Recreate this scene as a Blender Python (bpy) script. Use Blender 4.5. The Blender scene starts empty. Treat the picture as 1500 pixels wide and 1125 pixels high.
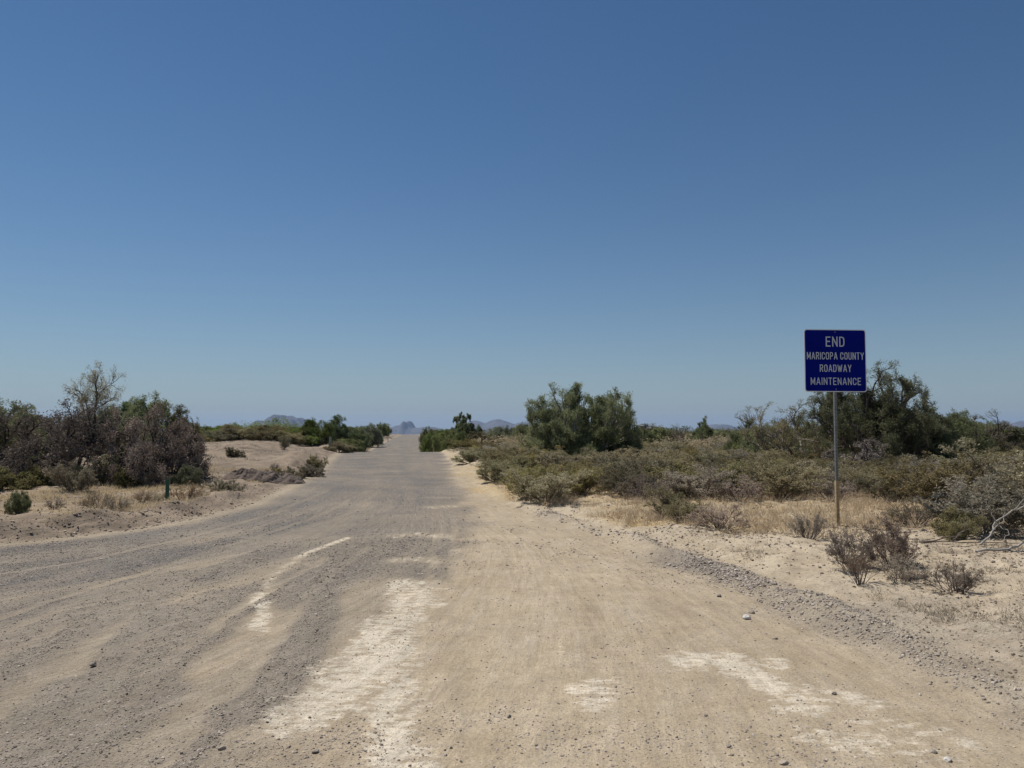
import bpy, math, random
import numpy as np
from mathutils import Vector
C = bpy.data.collections.new('scene'); bpy.context.scene.collection.children.link(C)
SC = bpy.context.scene

# ------------------------------------------------------------------ camera
F = 1091.0; PITCH = math.atan(65.5 / F); CAMZ = 1.6
cd = bpy.data.cameras.new('camera'); cam = bpy.data.objects.new('camera', cd); C.objects.link(cam)
cd.sensor_width = 36; cd.lens = 36 * F / 1500; cd.clip_start = 0.05; cd.clip_end = 40000
cam.location = (0, 0, CAMZ); cam.rotation_euler = (math.pi / 2 + PITCH, 0, 0)
SC.camera = cam

# ------------------------------------------------------------------ light
SUN_EL = math.radians(60); SUN_AZ = math.radians(-52)      # azimuth of the sun measured from +Y towards +X
w = bpy.data.worlds.new('World'); SC.world = w; w.use_nodes = True
nt = w.node_tree; nt.nodes.clear()
sky = nt.nodes.new('ShaderNodeTexSky'); sky.sky_type = 'NISHITA'; sky.sun_disc = False
sky.sun_elevation = SUN_EL; sky.sun_rotation = SUN_AZ
sky.altitude = 300; sky.air_density = 1.0; sky.dust_density = 0.0; sky.ozone_density = 2.9
bg = nt.nodes.new('ShaderNodeBackground'); bg.inputs[1].default_value = 0.066
wo = nt.nodes.new('ShaderNodeOutputWorld')
hs = nt.nodes.new('ShaderNodeHueSaturation'); hs.inputs['Saturation'].default_value = 1.17; nt.links.new(sky.outputs[0], hs.inputs['Color']); 
tcw = nt.nodes.new('ShaderNodeTexCoord'); sx = nt.nodes.new('ShaderNodeSeparateXYZ'); nt.links.new(tcw.outputs['Generated'], sx.inputs[0])
ma = nt.nodes.new('ShaderNodeMath'); ma.operation = 'MULTIPLY'; ma.inputs[1].default_value = -9.0; nt.links.new(sx.outputs['Z'], ma.inputs[0])
mb = nt.nodes.new('ShaderNodeMath'); mb.operation = 'EXPONENT'; nt.links.new(ma.outputs[0], mb.inputs[0])
mc = nt.nodes.new('ShaderNodeMath'); mc.operation = 'MULTIPLY'; mc.use_clamp = True; mc.inputs[1].default_value = 0.85; nt.links.new(mb.outputs[0], mc.inputs[0])
mz = nt.nodes.new('ShaderNodeMix'); mz.data_type = 'RGBA'; mz.inputs[7].default_value = (3.35, 4.55, 6.05, 1)      # pale dusty air low over the desert
nt.links.new(mc.outputs[0], mz.inputs[0]); nt.links.new(hs.outputs[0], mz.inputs[6]); nt.links.new(mz.outputs[2], bg.inputs[0]); nt.links.new(bg.outputs[0], wo.inputs[0])
sd = bpy.data.lights.new('sun', 'SUN'); sun = bpy.data.objects.new('sun', sd); C.objects.link(sun)
sd.energy = 4.9; sd.angle = math.radians(0.53); sd.color = (1, 0.955, 0.9)
to_sun = Vector((math.sin(SUN_AZ) * math.cos(SUN_EL), math.cos(SUN_AZ) * math.cos(SUN_EL), math.sin(SUN_EL)))
sun.rotation_euler = (-to_sun).to_track_quat('-Z', 'Y').to_euler()
sun.location = (0, 0, 50)
SC.view_settings.view_transform = 'Standard'; SC.view_settings.look = 'None'
SC.view_settings.exposure = 0.0; SC.view_settings.gamma = 1; SC.view_settings.use_curve_mapping = False
SC.cycles.max_bounces = 6; SC.cycles.diffuse_bounces = 3; SC.cycles.transmission_bounces = 4
SC.cycles.transparent_max_bounces = 6; SC.cycles.volume_bounces = 0

# ------------------------------------------------------------------ helpers
def G(px, py, z=0.0):
    """where the line of sight towards a photograph pixel meets level ground of height z"""
    u = (px - 750) / F; v = (562.5 - py) / F
    dy = math.cos(PITCH) - v * math.sin(PITCH); dz = math.sin(PITCH) + v * math.cos(PITCH)
    t = (z - CAMZ) / dz
    return (u * t, dy * t)
def bear(px, d):
    return (px - 750) / F * d * 1.0 , d

def vnoise(x, y, seed=0):
    xi = np.floor(x).astype(np.int64); yi = np.floor(y).astype(np.int64)
    fx = x - xi; fy = y - yi; fx = fx * fx * (3 - 2 * fx); fy = fy * fy * (3 - 2 * fy)
    def h(a, b):
        n = (a * 374761393 + b * 668265263 + seed * 974634777) & 0xffffffff
        n = ((n ^ (n >> 13)) * 1274126177) & 0xffffffff
        return ((n ^ (n >> 16)) & 0xffff) / 65535.0
    a = h(xi, yi); b = h(xi + 1, yi); c = h(xi, yi + 1); d = h(xi + 1, yi + 1)
    return (a + (b - a) * fx) * (1 - fy) + (c + (d - c) * fx) * fy - 0.5
def fbm(x, y, sc, oct=4, seed=0, gain=0.5):
    r = 0; a = 1; f = 1 / sc
    for k in range(oct):
        r = r + a * vnoise(x * f + 17.3 * k, y * f - 9.1 * k, seed + k); a *= gain; f *= 2.03
    return r
def smooth(t):
    t = np.clip(t, 0, 1); return t * t * (3 - 2 * t)

XL_Y = [-60, -20, -5, 2, 5, 8, 10.15, 11.5, 13.2, 15.6, 24, 47, 95, 250, 15000]
XL_X = [-95, -55, -30, -18, -13, -9.3, -7.0, -5.95, -5.5, -5.4, -6.5, -10.8, -18.2, -37.2, -1957]
XR_Y = [-60, -5, 2, 4, 5.4, 7.9, 10.3, 13, 17, 28, 47, 95, 250, 15000]
XR_X = [6, 3.6, 2.95, 2.75, 2.6, 2.15, 1.5, 0.55, -0.45, -2.1, -4.4, -11.1, -31.2, -1951]
_yy = np.linspace(-60, 110, 1701); _k = np.hanning(31); _k /= _k.sum()
def _sm(Y, X):
    v = np.interp(_yy, Y, X); q = np.convolve(np.pad(v, 15, 'edge'), _k, 'valid'); q[:20] = v[:20]; q[-20:] = v[-20:]
    return np.concatenate([_yy, [250, 15000]]), np.concatenate([q, X[-2:]])
XL_Y, XL_X = _sm(XL_Y, XL_X); XR_Y, XR_X = _sm(XR_Y, XR_X)
def flow(x, y):
    a, b = np.interp(y, XL_Y, XL_X), np.interp(y, XR_Y, XR_X); return (x - a) / (b - a) * 8.0, y * 0.07
def edges(y):
    wob = 0.12 * fbm(y * 0 + 3.1, y, 2.1, 3, 5)
    return np.interp(y, XL_Y, XL_X) + wob, np.interp(y, XR_Y, XR_X) + 0.14 * fbm(y * 0 + 9.1, y, 1.6, 3, 8)
RZ_Y = [-100, 0, 30, 44, 50, 60, 78, 95, 150, 250, 300, 420, 800, 3000, 7000, 15000]
RZ_Z = [0, 0, 0, 0.08, 0.05, -0.5, -1.45, -1.25, -0.75, -0.42, -0.8, -3.5, -7, -26, -55, -95]
FL_Y = [-100, 12, 18, 24, 30, 40, 55, 100, 200, 300, 420, 800, 3000, 7000, 15000]
FL_Z = [0.1, 0.1, 0.1, 0.22, 0.42, 0.8, 0.72, 0.5, 0.1, -0.9, -3.5, -7, -26, -55, -95]
FR_Y = [-100, 8, 14, 30, 50, 100, 200, 300, 420, 800, 3000, 7000, 15000]
FR_Z = [0.12, 0.14, 0.12, 0.08, 0.1, 0.0, -0.3, -0.9, -3.5, -7, -26, -55, -95]

TRACKS = []   # (kind, half width, strength, world polyline)
def stroke(kind, hw, s, pts): TRACKS.append((kind, hw, s, [G(*p) for p in pts]))
# packed tan wheel tracks curving in from the left
stroke('tan', .24, 1, [(-60, 1165), (0, 1110), (33, 1083), (67, 1033), (110, 983), (150, 950), (180, 917), (213, 883), (253, 847), (300, 823), (353, 803), (420, 785), (520, 757)])
stroke('tan', .2, .9, [(-60, 1075), (0, 1033), (50, 1003), (100, 970), (150, 945), (205, 893)])
stroke('tan', .15, .8, [(-80, 1020), (0, 940), (100, 893), (180, 860), (253, 843)])
stroke('tan', .32, .7, [(153, 1135), (230, 1060), (290, 1003), (330, 968), (360, 935), (383, 905)])
stroke('tan', .14, .7, [(483, 955), (500, 917), (517, 885), (528, 850)])
stroke('tan', .12, .5, [(250, 905), (330, 862), (400, 830), (470, 790), (560, 745), (600, 700)])
stroke('tan', .15, .5, [(0, 870), (120, 838), (250, 802), (380, 768), (490, 735), (560, 690), (590, 668)])
stroke('tan', .3, .6, [(400, 790), (500, 770), (560, 762), (640, 752), (700, 745)])
stroke('tan', .35, .7, [(380, 742), (450, 712), (505, 680), (520, 668)])
stroke('tan', .2, .6, [(530, 745), (550, 712), (562, 680), (575, 665)])
stroke('tan', .3, .7, [(652, 760), (655, 720), (650, 690), (640, 670)])
stroke('tan', .12, .6, [(600, 740), (604, 700), (604, 668)])
stroke('tan', .4, .9, [(690, 760), (668, 715), (655, 690), (645, 668)])
for pl in ([(-60, 1000), (60, 935), (160, 878), (270, 832), (400, 790), (520, 748), (575, 700)], [(-60, 925), (80, 880), (200, 843), (330, 800), (450, 762), (545, 715)],
           [(90, 1140), (170, 1040), (240, 975), (320, 905), (400, 860), (470, 820)], [(240, 1140), (300, 1060), (370, 985), (430, 905), (480, 850), (530, 805)], [(-60, 850), (120, 822), (260, 790), (400, 752), (510, 705)],
           [(560, 1140), (600, 1000), (625, 900), (640, 820), (645, 760), (640, 700)], [(700, 1140), (690, 1000), (680, 900), (672, 820), (660, 750)]):
    stroke('tan', .055, 1, pl)
for pl in ([(-60, 1015), (60, 950), (165, 890), (275, 842), (400, 800)], [(110, 1140), (188, 1045), (258, 978), (335, 910), (410, 866)], [(255, 1140), (318, 1062), (386, 988), (444, 910), (492, 856)]):
    stroke('coarse', .05, 1, pl)
# coarse gravel thrown into rows beside the tracks
stroke('coarse', .12, 1, [(0, 1140), (67, 1057), (110, 1010), (133, 985), (180, 935), (240, 890)])
stroke('coarse', .1, 1, [(-20, 1095), (10, 1075), (50, 1030), (80, 1005)])
stroke('coarse', .16, .9, [(-20, 988), (60, 950), (140, 915), (220, 880), (280, 850), (360, 826)])
stroke('coarse', .16, .9, [(-20, 950), (67, 918), (133, 892), (210, 865), (270, 838)])
stroke('coarse', .2, .8, [(170, 985), (230, 940), (280, 900), (330, 868)])
stroke('coarse', .16, 1, [(330, 1055), (380, 1020), (417, 990), (450, 930), (467, 900), (480, 870), (500, 830)])
stroke('coarse', .12, .8, [(150, 1050), (210, 1010), (250, 975), (300, 935)])
stroke('coarse', .3, .9, [(20, 1130), (60, 1110), (130, 1060), (180, 1020)])
stroke('coarse', .35, .7, [(560, 800), (600, 798), (650, 797)])
# worn pale caliche
stroke('white', .22, 1, [(600, 852), (596, 880), (585, 905), (570, 930), (556, 960)])
stroke('white', .26, 1, [(585, 905), (560, 935), (535, 965), (505, 990), (485, 1015), (455, 1040), (420, 1060)])
stroke('white', .17, 1, [(590, 950), (570, 985), (575, 1020), (572, 1060), (575, 1110), (578, 1150)])
stroke('white', .22, .9, [(430, 1035), (500, 1045), (570, 1040)])
stroke('white', .12, .8, [(610, 858), (645, 862)]); stroke('white', .1, .8, [(600, 885), (642, 887)])
stroke('white', .2, .75, [(580, 786), (610, 783), (648, 785)]); stroke('white', .15, .75, [(582, 820), (615, 818), (645, 820)])
stroke('white', .09, 1, [(379, 925), (378, 900), (380, 870)]); stroke('white', .06, .8, [(382, 870), (395, 845), (412, 830), (440, 815)])
stroke('white', .06, 1, [(440, 815), (470, 803), (500, 790)])
stroke('white', .25, .7, [(640, 742), (660, 741)]); stroke('white', .2, .6, [(640, 728), (655, 728)])
stroke('white', .17, 1, [(1000, 972), (1060, 972), (1100, 990), (1128, 1008)])
stroke('white', .14, .95, [(1040, 968), (1080, 965), (1130, 975)])
stroke('white', .17, .92, [(1165, 1038), (1210, 1015), (1260, 1030)]); stroke('white', .16, .85, [(1190, 1080), (1260, 1092), (1350, 1100)])
stroke('white', .12, .92, [(855, 1010), (880, 1000), (870, 1030)]); stroke('white', .06, .7, [(680, 1045), (700, 1043)])
stroke('white', .08, .6, [(960, 840), (990, 847)]); stroke('white', .1, .6, [(855, 810), (900, 828)])
stroke('white', .12, .6, [(800, 940), (830, 960)])
stroke('white', .14, .8, [(1280, 1060), (1420, 1090)])

def seg_dist(x, y, pts):
    best = np.full(x.shape, 1e9)
    for (ax, ay), (bx, by) in zip(pts[:-1], pts[1:]):
        dx, dy = bx - ax, by - ay; L2 = dx * dx + dy * dy + 1e-9
        t = np.clip(((x - ax) * dx + (y - ay) * dy) / L2, 0, 1)
        best = np.minimum(best, np.hypot(x - ax - t * dx, y - ay - t * dy))
    return best
LANE_Y = [-20, 3, 5, 8, 11, 13, 17, 25, 47, 100]; LANE_X = [0.2, -0.75, -0.72, -0.95, -0.9, -0.55, -0.95, -1.95, -4.35, -11.3]
def zones(x, y):
    """r grey gravel, g pale caliche, b straw ground, a coarse stones: the colour zones of the dirt, far gravel greyed for shade between stones"""
    xl, xr = edges(y)
    n1 = fbm(x, y, 0.9, 4, 21); n2 = fbm(x, y, 0.25, 3, 31)
    wx = x + 0.12 * n1; wy = y + 0.25 * n1
    near = (y > 2) & (y < 60) & (x > xl - 1.5) & (x < xr + 1.5)
    xn, yn = wx[near], wy[near]
    tan = np.zeros(xn.shape); white = np.zeros(xn.shape); coarse = np.zeros(xn.shape)
    for kind, hw, s, pts in TRACKS:
        d = seg_dist(xn, yn, pts); hw2 = hw * np.clip(np.maximum(yn / 16, 1), 1, 1.5)
        m = s * (smooth(1.5 - d / hw2 * 0.85) if kind != 'white' else smooth(1.25 - d / hw2 * 0.6))
        if kind == 'tan': tan = np.maximum(tan, m)
        elif kind == 'white': white = np.maximum(white, m)
        else: coarse = np.maximum(coarse, m)
    T = np.zeros(x.shape); W = np.zeros(x.shape); K = np.zeros(x.shape)
    T[near] = tan * (1 - .62 * smooth((yn - 15) / 8)); W[near] = white; K[near] = coarse
    lane = np.interp(y, LANE_Y, LANE_X)
    gr = smooth((lane - x + 0.5 * n1) / 0.7 + 0.4)                       # gravel side of the road
    gr = np.where(y > 14, gr * 1.0, gr)
    farmid = smooth((9 - np.abs(y - 22)) / 8)
    gr = gr * np.maximum(0.72 + 0.28 * smooth((lane - x - 1.2) / 2.0), smooth((y - 13) / 4)) * (0.85 + 0.5 * n1)
    fu, fv = flow(x, y); nf = fbm(fu, fv, .5, 4, 111, .6)
    gr = gr * np.clip(.92 + .9 * nf * (1 - .7 * smooth((y - 9) / 5)), .2, 1)
    T = T * (.66 + .25 * smooth((10 - y) / 3)); gr = gr * (1 - 0.62 * T) * (1 - 0.8 * W)
    gr = np.maximum(gr * (1 - .30 * smooth((10 - y) / 4)), K * 0.46)  # thinned near the camera; fuller far gravel paints in the stones' own shade
    # narrow light shoulder on both edges of the road
    el = .8 * smooth(1 - (x - xl) / 0.5); gr = gr * (1 - el)
    out_l = smooth((xl - x) / 0.3); out_r = smooth((x - xr) / 0.25)
    # gravel windrow along the right edge
    dr = x - xr
    wr = np.exp(-((dr - 0.22) / (0.22 + 0.2 * n1)) ** 2) * smooth((y + 3) / 3) * smooth((15.5 - y) / 3)
    wr = wr * np.clip(0.50 + 1.5 * fbm(x, y, 1.4, 3, 77), .05, 1) * (1 - .35 * smooth((7 - y) / 2))
    wide = np.exp(-((dr - 0.9) / 0.6) ** 2) * smooth((9 - y) / 3) * 0.55
    K = np.maximum(K, wr * 1.0)
    gr = np.maximum(gr * (1 - out_l) * (1 - out_r), np.clip(wr * .72 + wide * (0.4 + n1), 0, 1))
    # dark disturbed dirt on the left bank
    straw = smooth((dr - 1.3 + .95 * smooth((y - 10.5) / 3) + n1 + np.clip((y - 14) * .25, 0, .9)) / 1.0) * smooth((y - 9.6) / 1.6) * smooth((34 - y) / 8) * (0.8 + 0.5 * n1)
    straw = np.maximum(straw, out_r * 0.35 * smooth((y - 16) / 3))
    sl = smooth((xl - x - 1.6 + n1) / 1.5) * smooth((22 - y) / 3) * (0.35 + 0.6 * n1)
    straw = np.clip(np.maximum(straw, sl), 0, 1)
    return np.clip(gr, 0, 1), np.clip(W, 0, 1), straw, np.clip(K, 0, 1), T

def H(x, y, fine=True, Z=None):
    x = np.asarray(x, float); y = np.asarray(y, float)
    xl, xr = edges(y); dl = xl - x; dr = x - xr
    zr = np.interp(y, RZ_Y, RZ_Z)
    wl = smooth(dl / (2.2 + 0.05 * np.maximum(y, 0))); wr = smooth(dr / (1.2 + 0.04 * np.maximum(y, 0)))
    far = smooth((y - 260) / 150)
    z = zr * (1 - wl) * (1 - wr) + wl * np.interp(y, FL_Y, FL_Z) + wr * np.interp(y, FR_Y, FR_Z)
    off = np.maximum(smooth(dl / 0.7), smooth(dr / 0.5))
    dd = np.maximum(dl, dr)
    z = z + off * (0.22 * fbm(x, y, 9, 3, 3) * smooth(dd / 5) + 0.03 * smooth(dr / .8) * fbm(x, y, .32, 3, 9) + 0.07 * fbm(x, y, 1.1, 3, 4) * (1 + np.clip(y, 0, 60) / 30)) * (1 - 0.5 * far)
    z = z + smooth((y - 60) / 100) * off * 0.6 * fbm(x, y, 60, 3, 55)
    # graded windrows of dirt at the road edges
    z = z + 0.09 * np.exp(-((dr - 0.28) / 0.22) ** 2) * smooth((24 - y) / 6) * (0.75 + 0.9 * fbm(x, y, 1.3, 3, 12))
    z = z + 0.14 * np.exp(-((dr - 0.9) / 0.7) ** 2) * smooth((y - 17) / 6) * smooth((60 - y) / 10) * (0.7 + 1.0 * fbm(x, y, 2.3, 3, 13))
    z = z + 0.22 * np.exp(-((dl - 0.95) / 0.45) ** 2) * smooth((y - 4) / 4) * smooth((22 - y) / 3) * np.clip(0.65 + 1.5 * fbm(x, y, 1.9, 3, 14), 0.05, 2)
    z = z + 0.35 * np.exp(-((dl - 1.2) / 0.8) ** 2) * smooth((y - 22) / 5) * smooth((75 - y) / 20) * (0.7 + 1.0 * fbm(x, y, 2.6, 3, 15))
    z = z + (1 - off) * 0.008 * fbm(x, y, 2.4, 3, 6) * (y < 300)
    if fine:
        rough = 0.006 + 0.045 * off + .04 * smooth((dl - .1) / .3) * smooth((1.8 - dl) / .6)
        z = z + rough * fbm(x, y, 0.22, 3, 41) * (y < 60)
        if Z is not None:
            z = z + 0.014 * Z[3] * (0.6 + 2 * fbm(x, y, 0.16, 2, 43)) * (y < 40) - 0.008 * Z[4] * (y < 40)
    return z
def hz(x, y): return float(H(np.array([x]), np.array([y]), False)[0])

# ---- node helpers
def new_mat(name):
    m = bpy.data.materials.new(name); m.use_nodes = True; m.node_tree.nodes.clear(); return m, m.node_tree
def N(t, typ, **kw):
    n = t.nodes.new(typ)
    for k, v in kw.items():
        if k == 'inp':
            for a, b in v.items(): n.inputs[a].default_value = b
        else: setattr(n, k, v)
    return n
def mixc(t, fac, a, b, blend='MIX'):
    n = N(t, 'ShaderNodeMix', data_type='RGBA', blend_type=blend)
    for s, v in ((n.inputs[0], fac), (n.inputs[6], a), (n.inputs[7], b)):
        if isinstance(v, (int, float, tuple)): s.default_value = v if not isinstance(v, tuple) else (*v, 1)
        else: t.links.new(v, s)
    return n.outputs[2]
def mth(t, op, a, b=None, c=None, clamp=False):
    n = N(t, 'ShaderNodeMath', operation=op); n.use_clamp = clamp
    for i, v in enumerate((a, b, c)):
        if v is None: continue
        if isinstance(v, (int, float)): n.inputs[i].default_value = v
        else: t.links.new(v, n.inputs[i])
    return n.outputs[0]
def noise(t, vec, scale, detail=3, rough=.5):
    n = N(t, 'ShaderNodeTexNoise', inp={'Scale': scale, 'Detail': detail, 'Roughness': rough})
    t.links.new(vec, n.inputs['Vector']); return n.outputs['Fac']
def rng_(t, v, a, b, c=0., d=1.):
    n = N(t, 'ShaderNodeMapRange', inp={'From Min': a, 'From Max': b, 'To Min': c, 'To Max': d}); t.links.new(v, n.inputs[0]); return n.outputs[0]
def simple_mat(name, col, rough=.8, metal=0., nscale=8., var=.3, bump=0., bscale=30.):
    m, t = new_mat(name); p = N(t, 'ShaderNodeBsdfPrincipled', inp={'Roughness': rough, 'Metallic': metal}); o = N(t, 'ShaderNodeOutputMaterial')
    tc = N(t, 'ShaderNodeTexCoord').outputs['Object']
    n = noise(t, tc, nscale, 5, .6); k = rng_(t, n, .3, .7, 1 - var, 1 + var)
    cc = mixc(t, 1.0, (*col,), (1, 1, 1)); 
    mm = N(t, 'ShaderNodeMix', data_type='RGBA', blend_type='MULTIPLY'); mm.inputs[0].default_value = 1; mm.inputs[6].default_value = (*col, 1); t.links.new(k, mm.inputs[7])
    t.links.new(mm.outputs[2], p.inputs['Base Color'])
    if bump:
        b = N(t, 'ShaderNodeBump', inp={'Strength': bump, 'Distance': .02}); t.links.new(noise(t, tc, bscale, 4, .6), b.inputs['Height']); t.links.new(b.outputs[0], p.inputs['Normal'])
    t.links.new(p.outputs[0], o.inputs[0]); return m

def ground_material():
    m, t = new_mat('desert_dirt'); L = t.links
    p = N(t, 'ShaderNodeBsdfPrincipled', inp={'Roughness': .95}); p.inputs['Specular IOR Level'].default_value = .15
    o = N(t, 'ShaderNodeOutputMaterial'); L.new(p.outputs[0], o.inputs[0])
    v = N(t, 'ShaderNodeTexCoord').outputs['Object']
    at = N(t, 'ShaderNodeAttribute', attribute_name='zone'); sp = N(t, 'ShaderNodeSeparateColor'); L.new(at.outputs['Color'], sp.inputs[0])
    gr, wh, st = sp.outputs; co = at.outputs['Alpha']
    a2 = N(t, 'ShaderNodeAttribute', attribute_name='verge'); vg = a2.outputs['Fac']
    n_big = noise(t, v, .35, 4, .55); n_mid = noise(t, v, 2.2, 5, .6); n_fine = noise(t, v, 14, 5, .65); n_grit = noise(t, v, 60, 4, .7)
    fl = N(t, 'ShaderNodeAttribute', attribute_name='flow').outputs['Vector']
    sf = noise(t, fl, 3.2, 5, .65); sf2 = noise(t, fl, 14., 3, .6)
    road = mixc(t, rng_(t, n_mid, .35, .65), (.385, .308, .207), (.445, .365, .258))
    fx = N(t, 'ShaderNodeSeparateXYZ'); L.new(fl, fx.inputs[0])
    road = mixc(t, mth(t, 'MULTIPLY', rng_(t, gr, .0, .3), .85), road, (.285, .235, .170))
    road = mixc(t, rng_(t, sf, .42, .68, 0, .45), road, (.305, .240, .160))
    road = mixc(t, rng_(t, sf2, .52, .72, 0, .45), road, (.44, .375, .285))
    streak = rng_(t, noise(t, fl, 20., 4, .65), .3, .7, .86, 1.12)
    verge = mixc(t, rng_(t, n_mid, .3, .7), (.39, .315, .215), (.50, .42, .305))
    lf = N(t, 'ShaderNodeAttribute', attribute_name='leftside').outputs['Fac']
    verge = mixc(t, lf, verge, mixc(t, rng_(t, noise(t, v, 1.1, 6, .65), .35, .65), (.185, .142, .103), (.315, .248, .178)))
    base = mixc(t, vg, road, verge)
    # slightly pinkish grey crushed stone, tone lowered for the shade between stones
    vo = N(t, 'ShaderNodeTexVoronoi', inp={'Scale': 38., 'Randomness': 1.}); L.new(v, vo.inputs['Vector'])
    vo2 = N(t, 'ShaderNodeTexVoronoi', inp={'Scale': 85., 'Randomness': 1.}); L.new(v, vo2.inputs['Vector'])
    g1 = mixc(t, rng_(t, n_mid, .35, .65), (.174, .155, .141), (.166, .156, .136))
    ssp = N(t, 'ShaderNodeSeparateColor'); L.new(vo.outputs['Color'], ssp.inputs[0])
    peb = mixc(t, rng_(t, ssp.outputs[0], 0, 1), (.12, .10, .088), (.34, .295, .25))
    pebm = mth(t, 'MULTIPLY', rng_(t, ssp.outputs[1], .45, .6), rng_(t, vo.outputs['Distance'], .55, .35))
    grav = mixc(t, mth(t, 'MULTIPLY', pebm, .65), g1, peb)
    gm = mth(t, 'MULTIPLY_ADD', mth(t, 'SUBTRACT', n_fine, .5), mth(t, 'MULTIPLY', gr, 1.2), mth(t, 'MULTIPLY_ADD', mth(t, 'SUBTRACT', noise(t, fl, 17., 5, .7), .5), mth(t, 'MULTIPLY', gr, 1.7), gr), clamp=True)
    c = mixc(t, gm, base, grav)
    # small scattered dark and light grit everywhere
    s2 = N(t, 'ShaderNodeSeparateColor'); L.new(vo2.outputs['Color'], s2.inputs[0])
    gritm = mth(t, 'MULTIPLY', rng_(t, mth(t, 'MULTIPLY_ADD', gr, .16, s2.outputs[0]), .80, .84), rng_(t, vo2.outputs['Distance'], .45, .3))
    gritm = mth(t, 'MULTIPLY', gritm, rng_(t, n_mid, .4, .62, .15, .7))
    c = mixc(t, gritm, c, mixc(t, s2.outputs[1], (.10, .085, .075), (.34, .3, .25)))
    # pale caliche showing through in ragged patches
    mp = N(t, 'ShaderNodeMapping'); mp.inputs['Scale'].default_value = (.55, 1.15, 1); L.new(v, mp.inputs[0])
    wn = mth(t, 'ADD', mth(t, 'MULTIPLY', noise(t, mp.outputs[0], 13.0, 6, .72), .7), mth(t, 'MULTIPLY', noise(t, fl, 9., 4, .6), .3))
    wm = rng_(t, mth(t, 'MULTIPLY_ADD', wh, .285, wn), .71, .81)
    wm = mth(t, 'MULTIPLY', wm, rng_(t, wh, .02, .2))
    c = mixc(t, mth(t, 'MULTIPLY', wm, .80), c, mixc(t, n_grit, (.58, .51, .39), (.70, .62, .49)))
    # straw litter
    stc = mixc(t, rng_(t, n_fine, .3, .7), (.36, .255, .12), (.48, .365, .20))
    c = mixc(t, mth(t, 'MULTIPLY', st, rng_(t, noise(t, v, 3., 5, .7), .3, .6)), c, stc)
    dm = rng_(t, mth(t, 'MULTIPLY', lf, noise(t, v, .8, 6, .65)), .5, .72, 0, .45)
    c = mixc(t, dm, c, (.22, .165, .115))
    kk = N(t, 'ShaderNodeMix', data_type='RGBA', blend_type='MULTIPLY'); L.new(mth(t, 'SUBTRACT', 1, vg, clamp=True), kk.inputs[0]); L.new(c, kk.inputs[6]); L.new(streak, kk.inputs[7]); c = kk.outputs[2]
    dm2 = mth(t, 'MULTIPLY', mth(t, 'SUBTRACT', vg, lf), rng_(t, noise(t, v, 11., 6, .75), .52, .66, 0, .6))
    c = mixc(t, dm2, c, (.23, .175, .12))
    # overall unevenness
    k = mth(t, 'MULTIPLY', rng_(t, n_big, .3, .7, .90, 1.08), rng_(t, n_grit, .3, .7, .74, 1.20))
    k = mth(t, 'MULTIPLY', k, rng_(t, n_fine, .3, .7, .92, 1.08)); k = mth(t, 'MULTIPLY', k, rng_(t, noise(t, v, 5., 6, .7), .3, .7, .88, 1.1))
    mm = N(t, 'ShaderNodeMix', data_type='RGBA', blend_type='MULTIPLY'); mm.inputs[0].default_value = 1; L.new(c, mm.inputs[6]); L.new(k, mm.inputs[7])
    L.new(mm.outputs[2], p.inputs['Base Color'])
    h1 = mth(t, 'ADD', mth(t, 'MULTIPLY', mth(t, 'MULTIPLY', pebm, gm), .5), mth(t, 'MULTIPLY', streak, 1.2))
    h = mth(t, 'ADD', mth(t, 'MULTIPLY', n_grit, .35), mth(t, 'MULTIPLY_ADD', n_fine, .5, h1))
    b = N(t, 'ShaderNodeBump', inp={'Strength': 1.0, 'Distance': .022}); L.new(h, b.inputs['Height']); L.new(b.outputs[0], p.inputs['Normal'])
    return m

# ------------------------------------------------------------------ mesh helpers
def mesh_np(name, V, Fq, mat=None, smooth_=False, tint=None, mats=None, midx=None):
    """V (n,3); Fq (m,3) or (m,4), or a list of such arrays"""
    me = bpy.data.meshes.new(name)
    if not isinstance(Fq, list): Fq = [Fq]
    Fq = [f for f in Fq if len(f)]
    me.vertices.add(len(V)); me.vertices.foreach_set('co', np.asarray(V, np.float32).ravel())
    loops = np.concatenate([f.ravel() for f in Fq]).astype(np.int32)
    tot = np.concatenate([np.full(len(f), f.shape[1]) for f in Fq]).astype(np.int32)
    st = np.concatenate([[0], np.cumsum(tot)[:-1]]).astype(np.int32)
    me.loops.add(len(loops)); me.loops.foreach_set('vertex_index', loops)
    me.polygons.add(len(tot)); me.polygons.foreach_set('loop_start', st); me.polygons.foreach_set('loop_total', tot)
    me.polygons.foreach_set('use_smooth', np.full(len(tot), smooth_))
    if tint is not None:
        a = me.attributes.new('tint', 'FLOAT', 'POINT'); a.data.foreach_set('value', np.asarray(tint, np.float32))
    for mm in (mats or ([mat] if mat else [])): me.materials.append(mm)
    if midx is not None: me.polygons.foreach_set('material_index', np.asarray(midx, np.int32))
    me.update(calc_edges=True); return me
def ob(name, me, parent=None, loc=None):
    o = bpy.data.objects.new(name, me); C.objects.link(o)
    if parent: o.parent = parent
    if loc: o.location = loc
    return o
def tag(o, label=None, cat=None, group=None, kind=None):
    if label: o['label'] = label
    if cat: o['category'] = cat
    if group: o['group'] = group
    if kind: o['kind'] = kind
    return o
def grid_faces(nr, nc):
    i = np.arange(nr - 1)[:, None] * nc + np.arange(nc - 1)[None, :]
    return np.stack([i, i + 1, i + nc + 1, i + nc], -1).reshape(-1, 4)

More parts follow.
